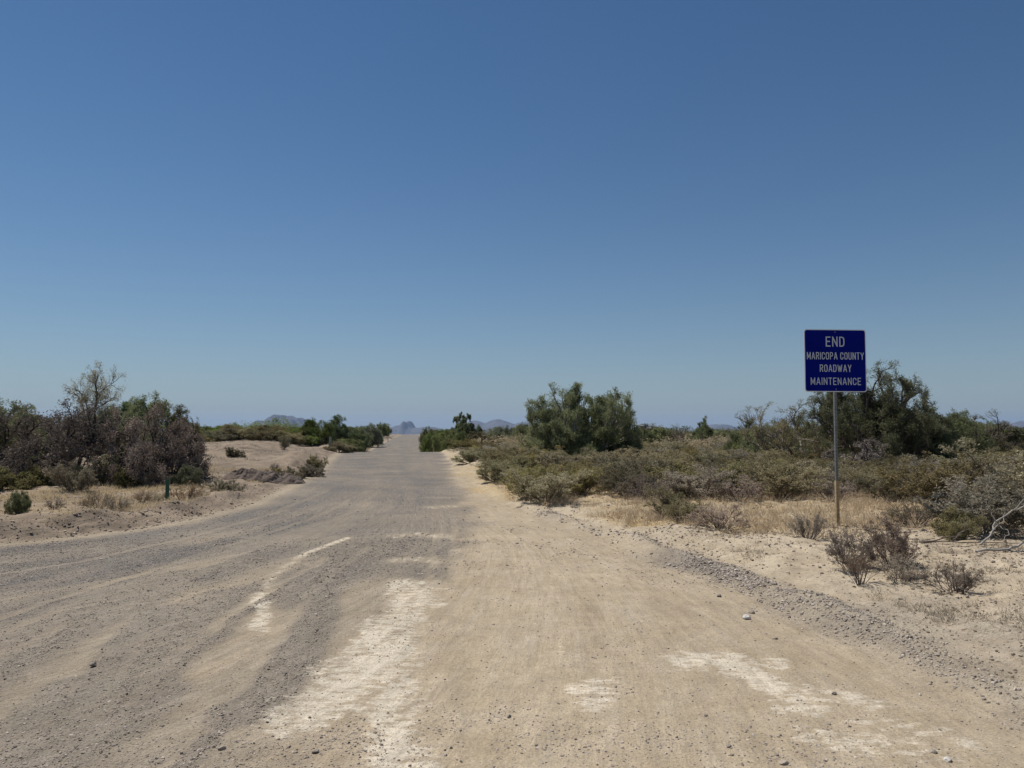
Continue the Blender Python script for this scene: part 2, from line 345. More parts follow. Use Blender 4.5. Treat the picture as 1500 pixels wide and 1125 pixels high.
# ------------------------------------------------------------------ ground and road
GM = ground_material()
ys = np.concatenate([np.linspace(-60, -4, 30)[:-1], np.linspace(-4, 2.6, 60)[:-1], np.geomspace(2.6, 13500, 940)])
XLs, XRs = edges(ys)
def col(u, a): return a * u + (1 - a) * u ** 3
uR = np.linspace(0, 1, 270); roadx = XRs[:, None] + (XLs - XRs)[:, None] * (0.5 * uR + 0.5 * uR ** 2)[None, :]
uL = np.linspace(0, 1, 230); leftx = XLs[:, None] - (40 + 1.1 * np.abs(ys))[:, None] * col(uL, .16)[None, :]
uT = np.linspace(0, 1, 330); rightx = XRs[:, None] + (40 + 1.3 * np.abs(ys))[:, None] * col(uT, .13)[None, :]
def sheet(X, flip):
    Y = np.repeat(ys[:, None], X.shape[1], 1); x = X.ravel(); y = Y.ravel()
    Z = zones(x, y); z = H(x, y, True, Z)
    f = grid_faces(*X.shape)
    if flip: f = f[:, ::-1]
    xl, xr = edges(y)
    vg = np.clip(smooth((xl - x + .1) / .5) + smooth((x - xr + .1) / .4), 0, 1)
    return np.stack([x, y, z], 1), f, np.stack(Z[:4], 1), vg + 1j * smooth((xl - x + .2) / .6), flow(x, y)
def finish(me, z4, vg, fl):
    a = me.attributes.new('zone', 'FLOAT_COLOR', 'POINT'); a.data.foreach_set('color', z4.astype(np.float32).ravel())
    a = me.attributes.new('verge', 'FLOAT', 'POINT'); a.data.foreach_set('value', vg.real.astype(np.float32)); x_, y_ = fl; lane = np.interp(y_ / .07, LANE_Y, LANE_X)
    a = me.attributes.new('flow', 'FLOAT_VECTOR', 'POINT'); a.data.foreach_set('vector', np.stack([x_, y_, x_ * 0], 1).astype(np.float32).ravel()); a = me.attributes.new('leftside', 'FLOAT', 'POINT'); a.data.foreach_set('value', vg.imag.astype(np.float32))
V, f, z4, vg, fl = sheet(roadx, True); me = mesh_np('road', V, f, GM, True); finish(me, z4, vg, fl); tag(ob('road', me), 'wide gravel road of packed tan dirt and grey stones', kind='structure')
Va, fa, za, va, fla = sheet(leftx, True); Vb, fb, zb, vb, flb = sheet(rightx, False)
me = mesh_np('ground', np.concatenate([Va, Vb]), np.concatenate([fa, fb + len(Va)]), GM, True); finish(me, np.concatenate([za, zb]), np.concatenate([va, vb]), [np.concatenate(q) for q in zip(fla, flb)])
tag(ob('ground', me), 'sandy desert ground on both sides of the road', kind='structure')

# ------------------------------------------------------------------ mountains
MM = simple_mat('hazed_mountain_rock', (.080, .078, .092), .95, 0, .004, .35)  # bluish cast puts part of the distance haze into the rock colour
def mountain(cx_px, d, half_px, top_px, seed, peaks):
    cx = (cx_px - 750) / F * d; hw = half_px / F * d; dep = hw * .9 + 300
    nx, ny = 160, 50; X, Y = np.meshgrid(np.linspace(-1, 1, nx), np.linspace(-1, 1, ny))
    prof = np.zeros(X.shape)
    for (c, w_, h_) in peaks: prof = np.maximum(prof, h_ * np.exp(-(np.abs(X - c) / w_) ** 1.7))
    ridge = 1 - np.abs(fbm(X * 3 + seed, Y * 3, 1, 5, seed)) * 1.6
    edge = smooth((1 - np.abs(X)) * 5) * smooth((1 - np.abs(Y)) * 1.7)
    hgt = (CAMZ + (628 - top_px) / F * d) + 70
    z = prof * edge * (0.80 + 0.20 * ridge) * hgt
    z = z - 70 - 12
    return mesh_np('mountain', np.stack([(cx + X * hw).ravel(), (d + Y * dep).ravel(), z.ravel()], 1), grid_faces(ny, nx), MM, False)
for args, lab in (((418, 7500, 54, 606, 3, [(-.05, .6, 1), (-.5, .4, .75), (.4, .4, .88), (.75, .3, .5)]), 'broad blue mountain with a rounded top left of the road'),
             ((597, 8500, 60, 615, 5, [(.0, .16, 1), (-.1, .5, .72), (-.5, .5, .6), (.5, .6, .62)]), 'low blue mountain with a pointed peak at the end of the road'),
             ((745, 8500, 95, 613, 9, [(-.5, .4, .92), (-.15, .45, 1), (.25, .45, .85), (.7, .4, .6)]), 'long low blue ridge just right of the road'),
             ((1052, 9000, 50, 620, 12, [(0, .6, 1), (.4, .3, .8)]), 'faint flat blue hill behind the scrub at centre right'),
             ((1515, 8000, 85, 614, 15, [(-.55, .18, .75), (-.25, .15, .9), (.2, .5, 1), (.7, .3, .8)]), 'jagged blue ridge at the right end of the skyline')):
    tag(ob('mountain', mountain(*args)), lab, kind='structure')

# ------------------------------------------------------------------ plants
def leaf_mat(name, c1, c2, trans=.38, var=.35, rough=.7):
    m, t = new_mat(name); L = t.links; o = N(t, 'ShaderNodeOutputMaterial')
    a = N(t, 'ShaderNodeAttribute', attribute_name='tint').outputs['Fac']
    c = mixc(t, a, c1, c2)
    oi = N(t, 'ShaderNodeObjectInfo').outputs['Random']
    hsv = N(t, 'ShaderNodeHueSaturation'); L.new(c, hsv.inputs['Color']); L.new(rng_(t, oi, 0, 1, 1 - var, 1 + var), hsv.inputs['Value'])
    r2 = mth(t, 'FRACT', mth(t, 'MULTIPLY', oi, 7.31)); L.new(rng_(t, r2, 0, 1, .485, .515), hsv.inputs['Hue']); L.new(rng_(t, mth(t, 'FRACT', mth(t, 'MULTIPLY', oi, 13.7)), 0, 1, .7, 1.15), hsv.inputs['Saturation'])
    d = N(t, 'ShaderNodeBsdfDiffuse'); L.new(hsv.outputs[0], d.inputs[0])
    tr = N(t, 'ShaderNodeBsdfTranslucent'); L.new(hsv.outputs[0], tr.inputs[0])
    mx = N(t, 'ShaderNodeMixShader'); mx.inputs[0].default_value = trans; L.new(d.outputs[0], mx.inputs[1]); L.new(tr.outputs[0], mx.inputs[2]); L.new(mx.outputs[0], o.inputs[0])
    return m
M = dict(
    olive=leaf_mat('olive_leaves', (.180, .158, .070), (.350, .305, .160)),
    grey=leaf_mat('grey_green_leaves', (.225, .198, .125), (.410, .362, .260)),
    dry=leaf_mat('dry_twig_leaves', (.215, .170, .125), (.430, .350, .262)),
    rust=leaf_mat('rust_dry_leaves', (.220, .145, .085), (.400, .290, .180)),
    green=leaf_mat('green_leaves', (.105, .138, .036), (.230, .268, .092)),
    dark=leaf_mat('dark_green_leaves', (.120, .138, .055), (.300, .315, .155)),
    purple=leaf_mat('purple_brown_twigs', (.180, .145, .120), (.385, .328, .272), .15),
    straw=leaf_mat('straw_blades', (.440, .325, .150), (.700, .560, .310), .3, .15),
    bark=simple_mat('bark', (.13, .10, .085), .9, 0, 14, .3), pale=simple_mat('pale_bark', (.27, .24, .20), .9, 0, 14, .3),
    darkbark=simple_mat('dark_bark', (.055, .042, .04), .9, 0, 14, .3), bleach=simple_mat('bleached_wood', (.34, .31, .27), .85, 0, 9, .25))

def unit(v): return v / (np.linalg.norm(v, axis=-1, keepdims=True) + 1e-9)
def perp(rs, D):
    r = rs.normal(size=D.shape); r = r - (r * D).sum(-1, keepdims=True) * D; return unit(r)
def tubes(P0, P1, R0, R1, sides=3):
    D = unit(P1 - P0); ref = np.where(np.abs(D[:, 2:3]) > .9, np.array([[1., 0, 0]]), np.array([[0, 0, 1.]]))
    A = unit(np.cross(D, ref)); B = np.cross(D, A); n = len(P0)
    ang = np.arange(sides) / sides * 2 * np.pi
    ring = A[:, None, :] * np.cos(ang)[None, :, None] + B[:, None, :] * np.sin(ang)[None, :, None]
    V = np.concatenate([P0[:, None, :] + ring * R0[:, None, None], P1[:, None, :] + ring * R1[:, None, None]], 1).reshape(-1, 3)
    k = np.arange(sides); k2 = (k + 1) % sides
    f = np.stack([k, k2, k2 + sides, k + sides], 1)[None] + (np.arange(n) * 2 * sides)[:, None, None]
    return V, f.reshape(-1, 4)
def ribbons(rs, P0, P1, W):
    S = perp(rs, unit(P1 - P0)) * W[:, None] * .5; n = len(P0)
    V = np.stack([P0 - S, P0 + S, P1 + S * .4, P1 - S * .4], 1).reshape(-1, 3)
    return V, np.arange(4 * n).reshape(n, 4)
def grow(rs, n0=10, L0=1., spread=.7, levels=3, kids=(5, 5, 4), ang=.8, ratio=.55, up=.12, wig=.18, r0=.02, m=4, base=.06, starts=None, dirs=None, tmin=.25):
    th = rs.uniform(0, 2 * np.pi, n0); el = spread * np.sqrt(rs.uniform(0, 1, n0))
    P = np.stack([np.cos(th) * base * rs.uniform(0, 1, n0), np.sin(th) * base * rs.uniform(0, 1, n0), np.zeros(n0)], 1)
    D = np.stack([np.cos(th) * np.sin(el), np.sin(th) * np.sin(el), np.cos(el)], 1)
    if starts is not None: P = np.array(starts, float); D = unit(np.array(dirs, float)); n0 = len(P)
    Ln = L0 * rs.uniform(.7, 1.1, n0) * ((1 - .3 * (el / spread) ** 2) if starts is None else 1); R = np.full(n0, r0) * rs.uniform(.7, 1.1, n0)
    seg = []; tw = None
    for lev in range(levels + 1):
        pts = [P]; ds = [D]; d = D; p = P
        for k in range(m):
            d = unit(d + wig * rs.normal(size=d.shape) + up * np.array([0, 0, 1.])); p = p + d * (Ln / m)[:, None]; pts.append(p); ds.append(d)
        pts = np.stack(pts, 1); ds = np.stack(ds, 1)
        for k in range(m):
            seg.append((pts[:, k], pts[:, k + 1], R * (1 - .5 * k / m), R * (1 - .5 * (k + 1) / m), np.full(len(R), lev)))
        tw = (pts, ds, Ln)
        if lev == levels: break
        K = kids[lev]; n = len(P); idx = np.repeat(np.arange(n), K); t = rs.uniform(tmin, 1, n * K); t[::K] = 1.
        q = t * m; i = np.minimum(q.astype(int), m - 1); fr = (q - i)[:, None]
        P = pts[idx, i] * (1 - fr) + pts[idx, i + 1] * fr; Dp = ds[idx, i + 1]
        D = unit(Dp + ang * perp(rs, Dp) * rs.uniform(.5, 1.2, (len(idx), 1)))
        Ln = Ln[idx] * ratio * rs.uniform(.6, 1.25, len(idx)) * (1.15 - .4 * t); R = R[idx] * .55
    return seg, tw
def leaves(rs, tw, nl, l, w_, along=.6, jit=.02, droop=0.):
    pts, ds, Ln = tw; n, m1 = pts.shape[:2]; m = m1 - 1; idx = np.repeat(np.arange(n), nl); t = rs.uniform(.08, 1, n * nl)
    q = t * m; i = np.minimum(q.astype(int), m - 1); fr = (q - i)[:, None]
    P = pts[idx, i] * (1 - fr) + pts[idx, i + 1] * fr + rs.normal(size=(len(idx), 3)) * jit
    D = unit(along * ds[idx, i + 1] + (1 - along) * 1.4 * unit(rs.normal(size=P.shape)) - np.array([0, 0, droop]))
    S = perp(rs, D); l = l * rs.uniform(.5, 1.3, (len(idx), 1)); w_ = w_ * rs.uniform(.6, 1.3, (len(idx), 1))
    V = np.stack([P, P + D * l * .5 + S * w_ * .5, P + D * l, P + D * l * .5 - S * w_ * .5], 1).reshape(-1, 3)
    tint = np.clip(.5 + .9 * fbm(P[:, 0] + P[:, 2] * .7, P[:, 1] - P[:, 2] * .8, .35, 2, 5) + .22 * rs.normal(size=len(idx)), 0, 1)
    return V, np.arange(4 * len(idx)).reshape(-1, 4), np.repeat(tint, 4)
def build_plant(seed, leaf, bark, gp, lf, env=0.):
    """returns stem mesh, foliage mesh, height, width (foliage holds the finest twigs)"""
    rs = np.random.RandomState(seed); seg, tw = grow(rs, **gp)
    lev = gp.get('levels', 3); VS, FS, o = [], [], 0; VL, FL, TL, ol = [], [], [], 0
    for s in seg:
        if s[4][0] >= lev - 0 and lev > 0:
            V, f = ribbons(rs, s[0], s[1], np.maximum(s[2] * 2, .004)); tt = np.repeat(rs.uniform(0, .7, len(s[0])), 4)
            VL.append(V); FL.append(f + ol); TL.append(tt); ol += len(V)
        else:
            V, f = tubes(s[0], s[1], s[2], s[3], 5 if s[4][0] == 0 else 3); VS.append(V); FS.append(f + o); o += len(V)
    for L in (lf if isinstance(lf, list) else [lf]):
        if L.get('nl', 0):
            V, f, tt = leaves(rs, tw, **L); VL.append(V); FL.append(f + ol); TL.append(tt); ol += len(V)
    VS = np.concatenate(VS); FS = np.concatenate(FS); VL = np.concatenate(VL); FL = np.concatenate(FL); TL = np.concatenate(TL)
    if env:
        a = np.percentile(np.hypot(VL[:, 0], VL[:, 1]), 86); b = np.percentile(VL[:, 2], 90)
        def pull(V):
            q = V / np.array([a, a, b]); q[:, 2] -= .25; r = np.sqrt((q ** 2).sum(1)) + 1e-6; k = np.where((r > .9) & (V[:, 2] > .1), (.9 + (r - .9) * (1 - env)) / r, 1)[:, None]; q = q * k; q[:, 2] += .25
            return q * np.array([a, a, b])
        VL = pull(VL); VS = pull(VS)
    VL[:, 2] = np.maximum(VL[:, 2], -.02)
    hgt = np.percentile(VL[:, 2], 99.7); wid = np.percentile(np.abs(VL[:, 0]), 98) + np.percentile(np.abs(VL[:, 1]), 98)
    return dict(s=(VS, FS), l=(VL, FL, TL), h=hgt, w=wid, lm=M[leaf], bm=M[bark], cache={})
def meshes(p, joined):
    k = 'j' if joined else 'p'
    if k in p['cache']: return p['cache'][k]
    VS, FS = p['s']; VL, FL, TL = p['l']
    if joined:
        r = mesh_np('shrub', np.concatenate([VS, VL]), np.concatenate([FS, FL + len(VS)]), None, False, np.concatenate([np.full(len(VS), .3), TL]), [p['bm'], p['lm']], np.concatenate([np.zeros(len(FS)), np.ones(len(FL))]))
    else:
        r = (mesh_np('stems', VS, FS, p['bm'], True), mesh_np('foliage', VL, FL, p['lm'], False, TL))
    p['cache'][k] = r; return r
def put(p, name, label, cat, x, y, h, w_, rot=None, group=None, joined=False, dz=-.02, parts=('stems', 'foliage'), tilt=0.):
    sx = w_ / p['w']; sz = h / p['h']
    o = ob(name, meshes(p, True)) if joined else ob(name, None)
    if not joined:
        a, b = meshes(p, False); ob(parts[0], a, o); ob(parts[1], b, o)
    o.location = (x, y, hz(x, y) + dz); o.rotation_euler = (tilt, 0, random.uniform(0, 6.28) if rot is None else rot); o.scale = (sx, sx, sz)
    return tag(o, label, cat, group)
random.seed(4)
# prototypes
def P_creosote(seed, leaf='olive', bark='bark', nl=7): return build_plant(seed, leaf, bark, dict(n0=16, L0=.8, spread=.95, levels=3, kids=(7, 4, 4), tmin=.06, ang=.65, ratio=.5, up=.10, wig=.14, r0=.011, base=.12), dict(nl=nl, l=.038, w_=.015, along=.5, jit=.015))
def P_low(seed, leaf='grey', bark='bark', nl=9): return build_plant(seed, leaf, bark, dict(n0=22, L0=.42, spread=1.35, levels=3, kids=(6, 4, 4), tmin=.08, ang=.8, ratio=.5, up=.10, wig=.22, r0=.007, base=.15), dict(nl=nl, l=.03, w_=.014, along=.4, jit=.012))
def P_dry(seed, leaf='dry', bark='bark', nl=3): return build_plant(seed, leaf, bark, dict(n0=26, L0=.40, spread=1.0, levels=3, kids=(4, 4, 3), ang=.55, ratio=.5, up=.10, wig=.16, r0=.006, base=.10), dict(nl=nl, l=.022, w_=.008, along=.6, jit=.008))
def P_bush(seed, leaf='green', bark='bark', nl=9, up=.06): return build_plant(seed, leaf, bark, dict(n0=14, L0=1.1, spread=1.15, levels=3, kids=(8, 5, 5), tmin=.06, ang=.85, ratio=.48, up=up, wig=.2, r0=.025, base=.3), dict(nl=nl, l=.065, w_=.022, along=.55, jit=.04), .55)
CRE = [P_creosote(i, l) for i, l in ((1, 'olive'), (2, 'olive'), (3, 'grey'), (4, 'olive'))]
LOW = [P_low(i, l) for i, l in ((11, 'grey'), (12, 'grey'), (13, 'olive'), (14, 'olive'))]
DRY = [P_dry(i, l) for i, l in ((21, 'dry'), (22, 'dry'), (23, 'grey'), (24, 'rust'))]
BUSH = [P_bush(i, l) for i, l in ((31, 'green'), (32, 'green'), (33, 'dark'), (34, 'dark'), (35, 'olive'))]

# ---- trees and big shrubs that can be told apart
def big(name, label, cat, px, d, h, w_, seed, leaf, bark, gp, lf, parts=('trunk', 'crown'), group=None, rot=0, dz=-.05):
    p = build_plant(seed, leaf, bark, gp, lf, .30); x, y = bear(px, d)
    return put(p, name, label, cat, x, y, h, w_, rot, group, False, dz, parts)
PV = dict(n0=34, L0=1.4, spread=1.4, tmin=.08, levels=4, kids=(5, 4, 4, 3), ang=.7, ratio=.53, up=.075, wig=.19, r0=.045, base=.25)
PVL = dict(nl=18, l=.052, w_=.0125, along=.7, jit=.03)
big('desert_tree', 'large dark green desert tree standing alone close to the right side of the road', 'tree', 857, 27, 3.0, 3.9, 131, 'dark', 'pale', dict(PV, n0=46, L0=1.2, wig=.14, ang=.62, up=.085), dict(PVL, nl=15))
big('desert_tree', 'tallest rounded tree, its crown rising directly behind the blue sign', 'tree', 1275, 27, 3.75, 4.6, 132, 'dark', 'bark',
    dict(PV, n0=30, L0=1.5, spread=1.2, ang=.8, up=.10), dict(PVL, nl=15, along=.5))
big('desert_tree', 'wispy olive tree left of the sign post with thin crown', 'tree', 1175, 30, 2.7, 4.4, 103, 'olive', 'pale', dict(PV, n0=12), dict(PVL, nl=6))
big('desert_tree', 'pale branched tree with a fan of bare twigs at its top', 'tree', 1104, 38, 2.75, 2.6, 104, 'grey', 'pale', dict(PV, n0=10, spread=.8), dict(PVL, nl=3))
big('mesquite_shrub', 'bright green dense shrub at the foot of the pale branched tree', 'shrub', 1092, 37, 2.0, 2.7, 105, 'green', 'bark', dict(PV, n0=12, L0=1), PVL, ('stems', 'foliage'))
big('mesquite_shrub', 'green thicket shrub standing left of the wispy olive tree', 'shrub', 1145, 33, 2.0, 3.2, 106, 'dark', 'bark', dict(PV, n0=12, L0=1), dict(PVL, nl=9), ('stems', 'foliage'))
big('mesquite_shrub', 'broad dark green shrub spreading right of the tallest tree', 'shrub', 1378, 28, 2.25, 3.6, 107, 'dark', 'bark', dict(PV, n0=13, L0=1.2), dict(PVL, nl=9), ('stems', 'foliage'))
big('mesquite_shrub', 'grey green shrub with upright twigs at the right end of the thicket', 'shrub', 1430, 29, 2.15, 2.6, 108, 'grey', 'bark', dict(PV, n0=12, L0=1.2, spread=.8), dict(PVL, nl=6), ('stems', 'foliage'))
big('mesquite_shrub', 'low dark shrub in the gap between the tallest tree and the broad shrub', 'shrub', 1330, 29, 1.9, 3.0, 109, 'dark', 'bark', dict(PV, n0=12, L0=1.1), dict(PVL, nl=8), ('stems', 'foliage'))
big('dead_shrub_or_shade', 'dark purplish twigs standing in for the shaded hollow under the tallest tree', 'shrub', 1262, 24.5, 1.2, 2.2, 110, 'purple', 'darkbark', dict(PV, n0=16, L0=.8, up=-.06), dict(nl=3, l=.04, w_=.015, jit=.03), ('stems', 'foliage'))  # dark twig mass placed as the shade in the hollow below the crown
big('mesquite_shrub', 'round green shrub standing apart on the skyline right of the road', 'shrub', 1027, 52, 2.35, 2.5, 111, 'dark', 'bark', dict(PV, n0=12, L0=1, up=.18), PVL, ('stems', 'foliage'))
big('dead_shrub_or_shade', 'reddish brown bare shrub beside the round green shrub', 'shrub', 991, 52, 1.9, 1.3, 112, 'purple', 'bark', dict(PV, n0=9, L0=1, spread=.5, levels=3), dict(nl=2, l=.05, w_=.02, jit=.03), ('stems', 'foliage'))
big('desert_tree', 'dark rounded tree on the right roadside where the road dips', 'tree', 681, 62, 2.9, 2.2, 113, 'dark', 'bark', dict(PV, n0=14, L0=1.3, spread=1.0), dict(PVL, nl=10, l=.12, w_=.05))
# left thicket
big('bare_mesquite', 'large nearly leafless purple brown mesquite at the left edge', 'tree', 58, 21.5, 2.75, 4.3, 120, 'purple', 'darkbark',
    dict(n0=13, L0=1.3, spread=1.3, levels=4, kids=(5, 4, 4, 3), ang=.85, ratio=.58, up=.03, wig=.28, r0=.055, base=.3), dict(nl=9, l=.05, w_=.016, along=.5, jit=.04))
big('dense_thorn_bush', 'dense rounded purple brown bush beside the tall thin tree', 'shrub', 230, 21, 2.15, 2.75, 121, 'purple', 'darkbark',
    dict(n0=26, L0=1.0, spread=1.35, levels=4, kids=(5, 4, 4, 3), ang=.95, ratio=.55, up=.02, wig=.25, r0=.03, base=.45), dict(nl=7, l=.05, w_=.02, along=.4, jit=.04), ('stems', 'foliage'))
def tall_tree():
    rs = np.random.RandomState(7); main = [(-.55, 0, 0), (-.42, 0, .45), (-.28, 0, .9), (.05, 0, 1.25), (.18, 0, 1.6), (.12, 0, 2.1), (.2, 0, 2.55), (.12, 0, 2.95), (.22, 0, 3.25)]
    hang = [(.12, .0, 1.55), (.35, .02, 1.82), (.62, .05, 1.85), (.72, .05, 1.5), (.7, .05, 1.0), (.66, .05, .5), (.6, .05, .0)]
    o = ob('desert_tree', None); VS, FS, n = [], [], 0
    def limb(pl, r0, r1):
        nonlocal n
        pl = np.array(pl); k = len(pl) - 1; rr = np.linspace(r0, r1, k + 1)
        V, f = tubes(pl[:-1], pl[1:], rr[:-1], rr[1:], 6); VS.append(V); FS.append(f + n); n += len(V)
    limb(main, .075, .018); limb(hang, .035, .02)
    limb([(.16, 0, 1.7), (-.1, 0, 2.1), (-.3, .05, 2.55), (-.5, .05, 2.75)], .035, .012)
    limb([(.12, 0, 2.2), (.4, .1, 2.35), (.75, .1, 2.55)], .02, .008); limb([(.05, 0, 1.25), (-.5, .1, 1.5), (-1.0, .15, 1.8)], .03, .01)
    limb([(.18, 0, 2.6), (.5, 0, 2.85), (.85, 0, 3.05)], .015, .006)
    st, di = [], []
    for pl, a, b, k in ((main, 4, 8, 46), ([(-.1, 0, 2.1), (-.3, .05, 2.55), (-.5, .05, 2.75)], 0, 2, 22), ([(.4, .1, 2.35), (.75, .1, 2.55)], 0, 1, 7), ([(-.5, .1, 1.5), (-1.0, .15, 1.8)], 0, 1, 14), ([(.5, 0, 2.85), (.85, 0, 3.05)], 0, 1, 8), (hang, 1, 4, 5)):
        for _ in range(k):
            t = rs.uniform(a, b); i = min(int(t), b - 1); q = np.array(pl[i]) * (1 - t + i) + np.array(pl[i + 1]) * (t - i); st.append(q); di.append(rs.normal(size=3) + np.array([0, 0, .4]))
    seg, tw = grow(rs, L0=.42, levels=2, kids=(4, 3), ang=.8, ratio=.55, up=.02, wig=.25, r0=.010, starts=st, dirs=di)
    for s in seg: V, f = tubes(s[0], s[1], s[2], s[3], 3); VS.append(V); FS.append(f + n); n += len(V)
    VL, FL, TL = leaves(rs, tw, 7, .055, .018, .5, .04)
    ob('trunk', mesh_np('trunk', np.concatenate(VS), np.concatenate(FS), M['darkbark'], True), o); ob('crown', mesh_np('crown', VL, FL, M['grey'], False, TL), o)
    x, y = bear(134, 21.5); o.location = (x, y, hz(x, y) - .05); o.scale = (.78, .78, .95)
    tag(o, 'tall thin tree with crooked trunk and sparse open crown at left', 'tree')
tall_tree()
for px, d, h, w_, i, lab in ((818, 26.6, 1.55, 2.0, 3, 'dark green shrub against the left foot of the large lone tree'), (897, 26.8, 1.5, 2.1, 2, 'dark green shrub against the right foot of the large lone tree'),
                             (858, 26.0, 1.25, 2.2, 2, 'dark green shrub against the front of the large lone tree'), (1338, 27.5, 2.0, 2.6, 3, 'dark green shrub close against the right side of the tallest tree'), (175, 32, 2.2, 2.6, 0, 'green shrub showing behind the tall thin tree'), (222, 30, 2.5, 2.4, 2, 'dark green shrub rising behind the dense purple brown bush'),
                             (4, 26, 2.2, 2.8, 2, 'dark green shrub behind the bare mesquite at the left edge'), (262, 31, 2.1, 1.6, 4, 'olive shrub showing above the right shoulder of the dense purple brown bush')):
    x, y = bear(px, d); put(BUSH[i], 'mesquite_shrub', lab, 'shrub', x, y, h, w_)
for px, d, h, w_, P_, lab in (
    (14, 19.2, .7, 1.3, LOW[2], 'olive low shrub in front of the bare mesquite, at the left edge'), (62, 20.0, .6, .9, LOW[3], 'small olive shrub at the foot of the bare mesquite'),
    (112, 18.6, .75, 1.0, CRE[2], 'grey green shrub alone in front of the tall thin tree'), (140, 20.2, .8, 1.2, LOW[2], 'olive shrub right at the base of the tall thin tree'),
    (188, 19.9, .55, .8, LOW[3], 'olive shrub against the left foot of the dense purple brown bush'), (276, 20.0, .6, .7, BUSH[2], 'dark green shrub against the right foot of the dense purple brown bush'),
    (228, 19.8, .4, .5, LOW[0], 'small leafy shrub against the middle of the dense purple brown bush'),
    (32, 13.2, .42, .42, BUSH[2], 'small fresh green shrub nearest the road at far left'), (86, 14.0, .28, .35, DRY[0], 'tiny dry twiggy plant right of the small fresh green shrub'),
    (148, 14.2, .34, .75, DRY[3], 'tan dry bush on the left bank between two smaller plants'), (178, 14.0, .32, .5, DRY[0], 'brown leaning dry bush on the left bank'),
    (213, 15.4, .36, .5, DRY[1], 'purplish dry tuft just left of the green marker post'), (233, 15.8, .3, .45, DRY[2], 'grey twiggy tuft touching the green marker post from behind'),
    (277, 15.6, .46, .85, DRY[3], 'orange tan dry bush just right of the green marker post'), (333, 17.6, .36, .72, LOW[0], 'grey green mound shrub at the road edge right of the tan bush'),
    (345, 31, .42, .75, LOW[2], 'lone dark shrub on the cleared slope'), (417, 39, .75, .6, CRE[0], 'small upright plant on top of the cleared slope'),
    (462, 28.5, .5, .8, LOW[3], 'dark shrub on the left bank, highest of the roadside row'), (458, 25.0, .42, .8, LOW[0], 'pale green shrub at the foot of the left bank'),
    (436, 24.0, .42, .8, LOW[1], 'grey shrub behind the right end of the dirt mound'), (405, 23.2, .35, .7, LOW[2], 'sprawling olive shrub at the right end of the dirt mound'),
    (404, 25, .3, .4, DRY[1], 'small dry tuft behind the dirt mound'), (432, 22.8, .3, .5, DRY[2], 'brown tuft between the dirt mound and the road')):
    x, y = bear(px, d); put(P_, 'desert_shrub', lab, 'shrub', x, y, h, w_)
# right foreground
for px, d, h, w_, P_, lab in (
    (985, 12.4, .55, .95, P_creosote(201, 'olive'), 'yellow green bush on the straw grass, left of the brown bush'),
    (1052, 11.0, .40, .95, P_dry(202, 'dry', nl=5), 'brown twiggy bush beside the gravel windrow'),
    (1180, 9.9, .38, .50, P_dry(203, 'dry', nl=4), 'grey brown tuft just below the sign post'),
    (1302, 8.05, .62, .62, P_creosote(204, 'dry', 'bark', 6), 'tallest upright brown bush on the sandy verge'),
    (1238, 8.1, .44, .50, P_dry(205, 'dry', nl=5), 'purplish bush touching the tallest upright brown bush from the left'),
    (1252, 7.35, .36, .42, P_dry(206, 'rust', nl=2), 'pale straw coloured bush in front of the purplish bush'),
    (1310, 7.4, .26, .45, P_dry(207, 'grey', nl=4), 'low grey green tuft at the foot of the tallest upright brown bush'),
    (1388, 6.9, .30, .58, P_dry(208, 'dry', nl=4), 'rounded brown bush nearest the lower right corner'),
    (1432, 10.4, 1.0, 1.8, P_creosote(209, 'grey', 'pale', 7), 'big grey green bush behind the bleached dead branches'),
    (1335, 10.9, .5, .8, DRY[2], 'grey bush on the straw grass right of the sign post'),
    (1395, 9.6, .45, .6, BUSH[4], 'leafy green bush at the tip of the bleached dead branches'),
    (1500, 12.2, 1.15, 1.8, CRE[2], 'tall grey bush cut by the right edge'), (1370, 12.6, 1.0, 1.6, CRE[1], 'olive bush behind and left of the big grey green bush')):
    x, y = bear(px, d); put(P_, 'desert_shrub', lab, 'shrub', x, y, h, w_)

# hedge of green shrubs beyond the cleared slope, left of the road
rnd = random.Random(8)
def hedge(p0, p1, n, d0, d1, h0, h1, w0, w1, protos, label, group, name='mesquite_shrub'):
    for i in range(n):
        px = p0 + (p1 - p0) * (i + rnd.uniform(.1, .9)) / n; d = rnd.uniform(d0, d1); x, y = bear(px, d)
        put(rnd.choice(protos), name, label, 'shrub', x, y, rnd.uniform(h0, h1), rnd.uniform(w0, w1), None, group, True)
def verge_row(side, n, label, group):
    for i in range(n):
        y = rnd.uniform(105, 245); e = edges(np.array([y])); x = (e[0][0] - rnd.uniform(2.6, 9)) if side < 0 else (e[1][0] + rnd.uniform(2.6, 9))
        put(BUSH[i % 4], 'mesquite_shrub', label, 'shrub', x, y, rnd.uniform(1.3, 2.1), rnd.uniform(2.4, 4), None, group, True)
hedge(285, 445, 18, 50, 62, .85, 1.2, 2.4, 3.6, BUSH[:2] + [BUSH[4]], 'green shrub in the long low hedge beyond the cleared slope', 'long low hedge beyond the cleared slope')
hedge(290, 440, 9, 47, 52, .7, 1.0, 1.6, 2.6, [BUSH[4], CRE[0]], 'yellowish low shrub along the front of the long low hedge', 'front of the long low hedge')
